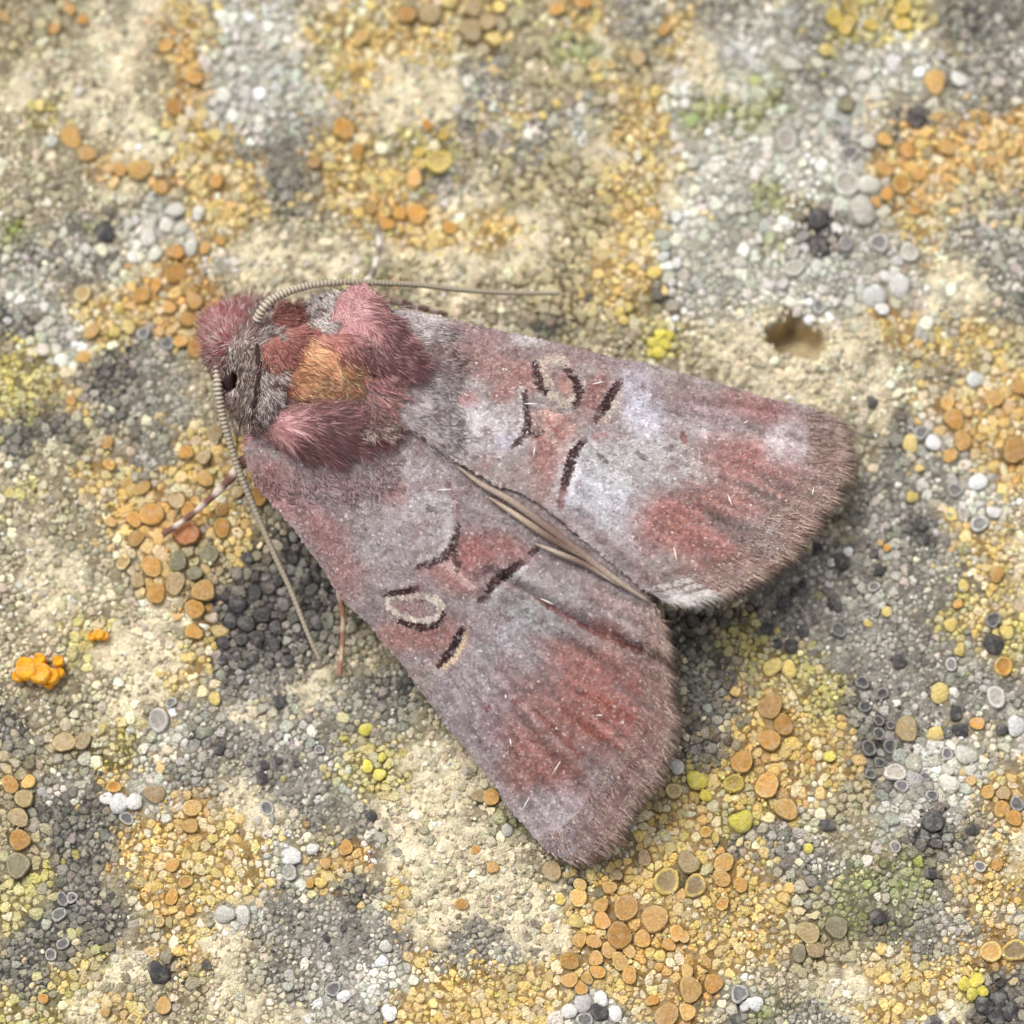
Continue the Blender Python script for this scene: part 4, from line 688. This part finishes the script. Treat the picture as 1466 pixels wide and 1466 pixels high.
def build_wing(wg, lift):
    side = wg['side']; nu, nv = 230, 170
    G = coons(wg, nu, nv); gx_, gy_ = G[..., 0], G[..., 1]
    z = wing_z(gx_, gy_, side)+relief(gx_, gy_, side)+lift
    top = P(gx_, gy_, z); c = pattern(gx_, gy_, side); n = nu*nv
    bot = top-np.array([0, 0, .014]); V = np.concatenate([top.reshape(-1, 3), bot.reshape(-1, 3)])
    C = np.concatenate([c.reshape(-1, 3), np.repeat(lin((120,100,96))[None], n, 0)])
    id_ = np.arange(n).reshape(nu, nv)
    q = np.stack([id_[:-1, :-1], id_[1:, :-1], id_[1:, 1:], id_[:-1, 1:]], -1).reshape(-1, 4)
    if side < 0: q = q[:, ::-1]
    rim = np.concatenate([id_[0, :], id_[1:, -1], id_[-1, -2::-1], id_[-2:0:-1, 0]]); r2 = np.roll(rim, -1)
    sk = np.stack([rim, r2, r2+n, rim+n], 1)
    w = cobj('forewing', V, [q, q[:, ::-1]+n, sk], C, M_WING, moth)
    # overlapping wing scales
    NSC = 52000; a = rng.random(NSC)*(nu-1.001); b = rng.random(NSC)*(nv-1.001)
    # even density: thin out where the grid is crowded
    ia, ib = a.astype(int), b.astype(int); fa, fb = (a-ia)[:, None], (b-ib)[:, None]
    cell = np.abs(np.cross(G[ia+1, ib]-G[ia, ib], G[ia, ib+1]-G[ia, ib])); k = rng.random(NSC) < np.clip(cell/np.percentile(cell, 85), 0.05, 1)
    a, b, ia, ib, fa, fb = a[k], b[k], ia[k], ib[k], fa[k], fb[k]; m = len(a)
    def bil(A): return (A[ia, ib]*(1-fa)+A[ia+1, ib]*fa)*(1-fb)+(A[ia, ib+1]*(1-fa)+A[ia+1, ib+1]*fa)*fb
    p = bil(G); q3 = bil(top); du = (top[ia+1, ib]-top[ia, ib]); du /= np.linalg.norm(du, axis=1)[:, None]
    dv = (top[ia, ib+1]-top[ia, ib]); nrm = np.cross(du, dv); nrm /= np.linalg.norm(nrm, axis=1)[:, None]; nrm *= np.sign(nrm[:, 2:3])
    rot = rng.normal(0, .33, m)[:, None]; sdv = np.cross(nrm, du); d1 = du*np.cos(rot)+sdv*np.sin(rot); s1 = np.cross(nrm, d1)
    Ln = (rng.uniform(4.5, 8, m)*S)[:, None]; Wd = (rng.uniform(1.3, 2.3, m)*S)[:, None]; up = rng.uniform(.06, .24, m)[:, None]
    r0 = q3-nrm*.001; mid = r0+d1*Ln*.62+nrm*Ln*up*.62; tip = r0+d1*Ln+nrm*Ln*up*.85
    VV = np.stack([r0-s1*Wd*.5, r0+s1*Wd*.5, mid+s1*Wd, tip, mid-s1*Wd], 1).reshape(-1, 3)
    dpx = G[ia+1, ib]-G[ia, ib]; dpx /= np.linalg.norm(dpx, axis=1)[:, None]; pm_ = p+dpx*3.4
    tc = pattern(pm_[:, 0], pm_[:, 1], side)*np.exp(rng.normal(0, .15, m))[:, None]
    pale = rng.random(m) < .004; tc[pale] = tc[pale]*.4+lin((220,212,208))*.6
    o5 = np.arange(m)[:, None]*5
    FT = np.concatenate([o5+np.array([[0, 1, 2]]), o5+np.array([[0, 2, 4]]), o5+np.array([[4, 2, 3]])])
    sco = cobj('wing_scales', VV, [FT], np.repeat(np.clip(tc, .01, .85), 5, 0), M_SCALE, w); sco['kind'] = 'stuff'
    # fringe of hair scales along the outer margin
    NF = 7500; t = rng.random(NF)*(nv-1.01); it = t.astype(int); ft = (t-it)[:, None]; row = rng.choice([0, 0, 0, 0, 7, 13], NF)+rng.integers(0, 4, NF)
    A = G[nu-1-row, it]*(1-ft)+G[nu-1-row, it+1]*ft; A2 = G[nu-8-row, it]*(1-ft)+G[nu-8-row, it+1]*ft
    dr = A-A2; dr /= np.linalg.norm(dr, axis=1)[:, None]
    if side > 0: pass
    Lp = rng.uniform(10, 28, NF)*(.85+.3*np.sin(t*.9)**2)
    fr = t/(nv-1)
    colr = np.array([lin((166,140,128)), lin((188,164,152)), lin((138,108,98)), lin((208,188,176)), lin((118,88,80))])[rng.integers(0, 5, NF)]
    band = (np.sin(t*2.1+side) > .55)[:, None]; colr = np.where(band, colr*1.35, colr*.9)
    if side > 0:
        wt = (fr < .17)[:, None] & (rng.random(NF) < .88)[:, None]; colr = np.where(wt, lin((232,226,222)), colr)
    Lp = Lp*(.55+.9*vn(t*1.6, t*0+side, 181)); Lp = np.where((fr < .03) | (fr > .97), Lp*.6, Lp)
    strands('fringe', A, dr+rng.normal(0, .2, dr.shape), Lp, lambda x, y: wing_z(x, y, side)+lift+relief(x, y, side)+.002, colr, .5, w, lift0=.0, drop=-.018)
    # loose white scales lying on the wing
    for (x, y, l, an) in LOOSE[side]:
        dx_, dy_ = math.cos(math.radians(an))*l/2, math.sin(math.radians(an))*l/2
        xs = np.array([x-dx_, x, x+dx_]); ys = np.array([y-dy_, y, y+dy_]); zz = wing_z(xs, ys, side)+relief(xs, ys, side)+lift+np.array([.012, .022, .026])
        tube('loose_scale', P(xs, ys, zz), [.0012, .0022, .0008], [lin((236,230,224))]*3, M_SCALE, w, 6)
    return w
def strands(name, root, d, L, zf, colr, width, parent, lift0=.25, drop=0., curl=.0, clump=0.):
    """tapered three-sided hairs; root, d, L in photo pixels, zf gives the height of the surface"""
    n = len(root); d = d/np.linalg.norm(d, axis=1)[:, None]; L = np.asarray(L, float)
    z0 = zf(root[:, 0], root[:, 1]); lift0 = np.broadcast_to(lift0, (n,)); drop = np.broadcast_to(drop, (n,))
    side = np.stack([-d[:, 1], d[:, 0]], 1)*rng.normal(0, 1, (n, 1))*curl
    cell = np.floor(root/7.5); hx = np.sin(cell[:, 0]*12.9+cell[:, 1]*78.2)*43758.5; hx -= np.floor(hx); hy = np.sin(cell[:, 0]*39.3+cell[:, 1]*11.1)*24634.6; hy -= np.floor(hy)
    cl = ((cell+.15+.7*np.stack([hx, hy], 1))*7.5-root)*clump
    pts = []
    for f in (0, .5, 1.):
        q = root+d*(L*f)[:, None]+side*(L*f*f)[:, None]+cl*f*f
        zz = z0+lift0*L*S*f*(1.25-.45*f)+drop*f
        pts.append(P(q[:, 0], q[:, 1], zz))
    dirv = pts[2]-pts[0]; dirv /= np.linalg.norm(dirv, axis=1)[:, None]+1e-9
    sv = np.cross(dirv, np.array([0, 0, 1.])); sv /= np.linalg.norm(sv, axis=1)[:, None]+1e-9; uv = np.cross(sv, dirv)
    w = (width*S*rng.uniform(.7, 1.3, n))[:, None]; V = np.zeros((n, 7, 3))
    for k, f in ((0, 1.), (1, .8)):
        V[:, k*3+0] = pts[k]-sv*w*f; V[:, k*3+1] = pts[k]+sv*w*f; V[:, k*3+2] = pts[k]+uv*w*f
    V[:, 6] = pts[2]
    o = np.arange(n)[:, None]*7; T = []
    for a, b in ((0, 1), (1, 2), (2, 0)):
        T += [o+np.array([[a, b, 3+b]]), o+np.array([[a, 3+b, 3+a]]), o+np.array([[3+a, 3+b, 6]])]
    ob = cobj(name, V.reshape(-1, 3), [np.concatenate(T)], np.repeat(np.clip(colr, .008, .85), 7, 0), M_FUR, parent); ob['kind'] = 'stuff'
    return ob
def tube(name, pts, rad, cols, mat, parent, M=8):
    pts = np.asarray(pts, float); n = len(pts); T = np.gradient(pts, axis=0); T /= np.linalg.norm(T, axis=1)[:, None]
    sv = np.cross(T, np.array([0, 0, 1.])); sv /= np.linalg.norm(sv, axis=1)[:, None]+1e-9; uv = np.cross(sv, T)
    th = np.linspace(0, 2*np.pi, M, endpoint=False); rad = np.asarray(rad, float)
    V = pts[:, None]+rad[:, None, None]*(np.cos(th)[None, :, None]*sv[:, None]+np.sin(th)[None, :, None]*uv[:, None])
    V = V.reshape(-1, 3); i = np.arange(M); j = (i+1) % M
    Fq = np.concatenate([np.stack([k*M+i, k*M+j, (k+1)*M+j, (k+1)*M+i], 1) for k in range(n-1)])
    V = np.vstack([V, pts[0], pts[-1]]); caps = np.concatenate([np.stack([i*0+n*M, j, i], 1), np.stack([i*0+n*M+1, (n-1)*M+i, (n-1)*M+j], 1)])
    C = np.repeat(np.asarray(cols), M, 0); C = np.vstack([C, C[:1], C[-1:]])
    return cobj(name, V, [Fq, caps], np.clip(C, .008, .85), mat, parent)
wingL = build_wing(LW, .0)
wingR = build_wing(RW, .022)
# folded dorsal edges of the wings seen as pale ridges along the back
for nm, pts, r0, cA, cB in (
  ('wing_fold', [(655,668,.40),(690,694,.41),(730,716,.41),(780,752,.405),(830,790,.395),(885,832,.38),(930,862,.36)], .012, (128,106,98), (172,154,140)),
  ('wing_fold', [(700,712,.40),(740,738,.405),(790,772,.40),(835,796,.39),(885,832,.375)], .011, (112,90,82), (186,168,148)),
  ('wing_fold', [(765,778,.39),(800,792,.395),(845,812,.385),(890,840,.37)], .009, (124,104,96), (180,164,148))):
    q = resample(pts, 40); cc = [lin(cA)*(1-k)+lin(cB)*k for k in .5+.5*np.sin(np.linspace(0, 9, 40))]
    rr = r0*np.sin(np.linspace(.12, math.pi-.12, 40))**.6
    tube(nm, P(q[:, 0], q[:, 1], q[:, 2]+.0), rr, cc, M_BODY, wingL, 8)

# --- fur
def sample_poly(poly, n):
    a = np.array(poly, float); lo_, hi_ = a.min(0), a.max(0); out = []
    while sum(map(len, out)) < n:
        q = lo_+(hi_-lo_)*rng.random((n*2, 2)); out.append(q[inpoly(q[:, 0], q[:, 1], poly)])
    return np.concatenate(out)[:n]
def shoulderz(x, y): return np.maximum(bodytop(x, y), wing_z(x, y, 1)+.035+.05*np.exp(-((x-525)**2+(y-460)**2)/3200.))
def furzone(name, poly, n, cols, dirs, L, lift, width=.62, bright=None, zoff=0., curl=.12, spread=.16, zf=None, edge=6.):
    n = int(n*1.7); r = sample_poly(poly, n)+rng.normal(0, edge, (n, 2)); r = r[np.hypot((r[:, 0]-330)/12, (r[:, 1]-540)/17) > 1]; n = len(r); cols = np.array([lin(c) for c in cols])
    f = fbm(r[:, 0]/9, r[:, 1]/9, 141, 2)*1.3-.15+rng.normal(0, .22, n); c = cols[np.clip((f*len(cols)).astype(int), 0, len(cols)-1)]
    c = c*np.exp(rng.normal(0, .22, n))[:, None]
    if callable(dirs): d = dirs(r)
    else: d = np.repeat(np.array([dirs], float), n, 0)
    d = d/np.linalg.norm(d, axis=1)[:, None]+rng.normal(0, spread, (n, 2))
    d = d+np.stack([vn(r[:, 0]/13, r[:, 1]/13, 171)-.5, vn(r[:, 0]/13, r[:, 1]/13, 172)-.5], 1)*.9
    if bright is not None: c = bright(r, c)
    return strands(name, r, d, rng.uniform(L[0], L[1], n), zf or (lambda x, y: bodytop(x, y)-.012+zoff), c, width, body, lift0=rng.uniform(lift[0], lift[1], n), curl=curl, clump=.75)
PINK = [(170,118,121),(182,132,134),(194,148,148),(206,168,165),(156,102,105)]
furzone('underfur', [(352,640),(372,590),(395,500),(420,450),(480,425),(540,440),(590,500),(600,560),(570,640),(520,690),(440,690),(380,680)], 9000, [(168,124,120),(180,138,133),(192,154,148),(152,108,104)], (.8, .55), (14, 26), (.2, .6), zoff=-.01)
furzone('head_scales', [(298,480),(308,456),(330,442),(362,432),(392,430),(404,450),(398,520),(378,596),(352,612),(330,572),(322,560),(318,525),(304,505)], 5200, [(160,132,126),(140,108,104),(186,160,154),(118,86,84),(204,186,178)], lambda r: np.stack([(r[:, 0]-330)*.012+.05, (r[:, 1]-500)*.012], 1), (9, 18), (.2, .7), zoff=.0)
furzone('shoulder_tuft', [(490,420),(500,410),(522,408),(536,424),(548,446),(568,464),(586,490),(596,520),(578,532),(540,520),(510,502),(486,484),(476,466),(482,440)], 7000, PINK,
  lambda r: np.stack([.45+.004*(r[:, 0]-500), .75-.003*(r[:, 0]-500)], 1), (20, 40), (.1, .35), zf=shoulderz, edge=3.)
furzone('shoulder_tuft', [(352,634),(360,612),(385,598),(420,592),(470,590),(520,598),(550,614),(552,650),(532,686),(480,694),(430,686),(390,676),(362,660)], 8500, PINK,
  lambda r: np.stack([.9+0*r[:, 0], .12+.004*(r[:, 1]-620)], 1), (26, 50), (.15, .5), zoff=.012)
furzone('crest', [(388,480),(392,462),(402,446),(416,442),(430,462),(428,488),(412,512),(394,520),(382,506)], 2600, [(156,98,90),(170,114,103),(184,134,120),(142,84,79)], lambda r: np.stack([(r[:, 0]-410)*.012+.5, (r[:, 1]-490)*.012+.3], 1), (9, 18), (.5, 1.2), zoff=.02)
def orange(r, c):
    d, t = dline(r[:, 0], r[:, 1], [(432,498),(460,514),(490,528),(506,540)]); w = np.exp(-(d/13)**2)[:, None]*.85
    c = c*(1-w)+lin((240,190,130))*w
    w = (sstep(440, 400, r[:, 0])*.7)[:, None]; c = c*(1-w)+lin((160,84,72))*w
    d, t = dline(r[:, 0], r[:, 1], [(440,500),(462,518),(478,528)]); w = np.exp(-((d-1)/3)**2)[:, None]*.6
    return c*(1-w)+lin((110,60,40))*w
furzone('crest', [(398,508),(422,482),(445,474),(478,492),(508,530),(508,556),(478,568),(440,564),(412,552),(398,532)], 4600, [(218,166,124),(230,186,142),(206,148,112),(238,202,160),(192,134,108)], (.85, .5), (16, 34), (.15, .55), bright=orange, zoff=.006)
furzone('crest', [(440,470),(476,468),(500,500),(515,530),(500,536),(470,500)], 1200, [(190,130,120),(206,150,136),(160,96,92)], (.75, .65), (14, 28), (.2, .6), zoff=.012)
furzone('back_tuft', [(508,552),(535,546),(560,566),(570,592),(562,616),(540,620),(518,606),(508,585)], 2000, [(150,116,110),(176,142,134),(206,182,174),(136,100,96),(190,158,150),(216,198,190)], lambda r: np.stack([.6+.3*np.sin(r[:, 1]/6), .5+.4*np.sin(r[:, 0]/6)], 1), (8, 18), (.2, .8), zf=lambda x, y: np.maximum(bodytop(x, y), wing_z(x, y, 1)+.01), spread=.4, edge=9.)
furzone('collar', [(374,478),(392,470),(400,500),(402,545),(392,572),(374,598),(362,604),(370,570),(378,530)], 2600, [(190,176,170),(160,142,136),(214,204,198),(120,96,92),(92,66,64)], lambda r: np.stack([.5+0*r[:, 0], .35+(r[:, 1]-530)*.012], 1), (8, 17), (.5, 1.2), zoff=.012)
furzone('collar', [(428,446),(446,430),(470,420),(484,430),(482,452),(470,466),(446,462)], 1300, [(206,196,192),(178,162,158),(226,218,214),(128,104,100)], (.6, .45), (8, 18), (.4, 1.), zoff=.02)
furzone('head_scales', [(318,486),(332,462),(352,446),(374,438),(384,448),(376,476),(376,530),(366,585),(352,606),(344,590),(346,540),(336,520)], 3600, [(150,132,122),(122,100,92),(184,168,158),(92,68,64),(206,194,184)], lambda r: np.stack([.05+0*r[:, 0], .6+(r[:, 1]-520)*.006], 1), (7, 15), (.3, .9), zoff=.012)
furzone('face_tuft', [(300,470),(308,454),(326,446),(346,440),(350,452),(336,470),(326,492),(312,508),(302,494)], 2400, [(150,86,90),(168,104,108),(190,136,136),(216,190,184),(130,66,70)], lambda r: np.stack([(r[:, 0]-340)*.03, (r[:, 1]-492)*.03], 1), (10, 20), (.2, .8), zoff=.004)
furzone('face_tuft', [(306,500),(318,510),(326,520),(318,528),(308,518)], 500, [(120,84,80),(170,140,132)], (-.6, .5), (8, 14), (.2, .6))
furzone('crest_streak', [(428,492),(448,496),(476,512),(506,530),(512,546),(490,544),(460,530),(434,512)], 420, [(224,172,132),(232,190,152),(208,146,112),(220,162,120)], (.85, .48), (20, 36), (.12, .4), zoff=.022, edge=6.)
furzone('guard_hair', [(505,470),(545,480),(585,535),(560,590),(540,600),(520,540)], 260, [(176,128,126),(196,150,140),(160,110,110)], (.75, .6), (16, 30), (.1, .3), zf=shoulderz, edge=6.)
for ln, n in (([(425,450),(440,440),(460,428)], 160), ([(368,492),(371,520),(368,555),(361,590)], 260)):      # dark slits of the collar
    q = resample(ln, n)+rng.normal(0, 1.3, (n, 2)); d = np.repeat((np.array(ln[-1])-ln[0])[None].astype(float), n, 0)
    strands('collar', q, d/np.linalg.norm(d[0])+rng.normal(0, .1, (n, 2)), rng.uniform(8, 15, n), lambda x, y: bodytop(x, y)+.010, np.repeat(lin((52,26,26))[None], n, 0), 1.1, body, lift0=.3)
# pink and white hair running from the shoulders onto the wing bases
for side, poly, cols, dr, w in ((1, [(556,448),(590,452),(630,472),(655,520),(640,560),(612,540),(590,490)], [(220,212,208),(196,184,182),(180,140,140),(210,200,196),(172,118,120)], (.8, .5), wingR),
                               (-1, [(362,676),(420,684),(500,694),(560,660),(560,690),(500,712),(440,704),(390,700)], [(180,130,130),(192,160,158),(168,116,118),(204,190,188)], (.75, .6), wingL),
                               (1, [(590,575),(620,565),(640,590),(655,635),(620,625),(600,605)], [(200,190,188),(180,168,166),(168,140,136)], (.75, .6), wingR)):
    furzone('basal_fur', poly, 1300 if side > 0 else 900, cols, dr, (10, 20) if side > 0 else (7, 13), (.03, .12), edge=9., bright=lambda r, c, s=side: .35*c+.65*pattern(r[:, 0], r[:, 1], s), zf=lambda x, y, s=side: np.maximum(wing_z(x, y, s)+(.024 if s > 0 else .002), bodytop(x, y)-.02), spread=.25)

# --- eyes
def ball(name, px, py, z, r, col, parent, mat, sx_=1., sy_=1.):
    c = P(np.array([float(px)]), np.array([float(py)]), z)[0]; V = []; n, m = 10, 14
    for a in np.linspace(.12, math.pi-.12, n):
        for b in np.linspace(0, 2*math.pi, m, endpoint=False): V.append(c+r*np.array([sx_*math.sin(a)*math.cos(b), sy_*math.sin(a)*math.sin(b), math.cos(a)]))
    V = np.array(V); i = np.arange(m); j = (i+1) % m
    Fq = np.concatenate([np.stack([k*m+i, (k+1)*m+i, (k+1)*m+j, k*m+j], 1) for k in range(n-1)])
    cap = np.concatenate([np.stack([i[1:-1]*0, i[1:-1], j[1:-1]], 1), (n-1)*m+np.stack([i[1:-1]*0, j[1:-1], i[1:-1]], 1)])
    return cobj(name, V, [Fq, cap], np.repeat(lin(col)[None], len(V), 0), mat, parent)
ball('eye', 329, 540, .255, .04, (40,20,18), moth, M_EYE, .75, 1.2)
ball('eye', 388, 446, .17, .036, (46,24,22), moth, M_EYE, 1.1, .8)

# --- antennae: beaded, tapering
def antenna(pts, r0):
    n = 300; q = resample(pts, n); f = np.linspace(0, 1, n); bead = np.sin(f*2*np.pi*82)
    fade = np.clip(1-f*1.6, 0, 1); rad = r0*S*(1-.5*f)*(1+.28*bead*fade+.05*bead)
    A, B = lin((124,110,94)), lin((220,208,190)); Cc = lin((168,156,136))
    w = (.5+.5*bead)[:, None]*np.clip(.25+fade, 0, 1)[:, None]
    col = (A*(1-w)+B*w)*fade[:, None]+(Cc*(.85+.15*bead)[:, None])*(1-fade[:, None])
    tube('antenna', P(q[:, 0], q[:, 1], q[:, 2]), rad, col, M_HORN, moth, 8)
antenna([(345,500,.20),(322,503,.25),(313,525,.27),(312,555,.275),(318,592,.245),(328,630,.215),(343,676,.185),(366,732,.155),(391,790,.13),(414,840,.11),(430,880,.10),(444,915,.09),(458,945,.075)], 6.4)
antenna([(368,458,.285),(378,440,.31),(398,424,.30),(438,410,.27),(490,404,.25),(540,405,.22),(600,408,.20),(660,415,.18),(720,419,.16),(800,420,.13)], 5.8)

# --- legs
def leg(pts, rads, bands, name='leg'):
    n = 60; q = resample([p for p in pts], n); f = np.linspace(0, 1, n); r = np.interp(f, np.linspace(0, 1, len(rads)), rads)*S*(1+.12*np.sin(f*44))
    a, b = lin(bands[0]), lin(bands[1]); w = (np.sin(f*2*np.pi*bands[2]) > bands[3])[:, None]*1.
    w = .5*w+.25*np.roll(w, 1, 0)+.25*np.roll(w, -1, 0)
    o = tube(name, P(q[:, 0], q[:, 1], q[:, 2]), r, a*(1-w)+b*w, M_BODY, moth, 8)
leg([(372,640,.16),(345,665,.15),(325,690,.13),(303,712,.105),(270,740,.075),(233,766,.06)], [9, 8, 6, 4.8, 4.2, 4.6], ((122,88,78), (214,198,184), 5, .25))
leg([(500,800,.14),(486,838,.11),(491,880,.075),(490,920,.045),(486,968,.03)], [6, 5, 4, 3.4, 3.2], ((160,116,96), (196,174,148), 4, .1))
leg([(505,440,.18),(522,408,.12),(532,392,.085),(540,370,.06),(543,350,.05),(540,322,.04)], [7, 6.5, 5.5, 4.6, 4.2, 4], ((138,124,116), (220,212,200), 4, .0))
leg([(560,430,.14),(600,440,.09),(640,450,.05)], [6, 5, 4], ((130,100,92), (190,170,160), 3, .2))
leg([(600,800,.14),(560,860,.09),(540,900,.05)], [6, 5, 4], ((130,100,92), (190,170,160), 3, .2))
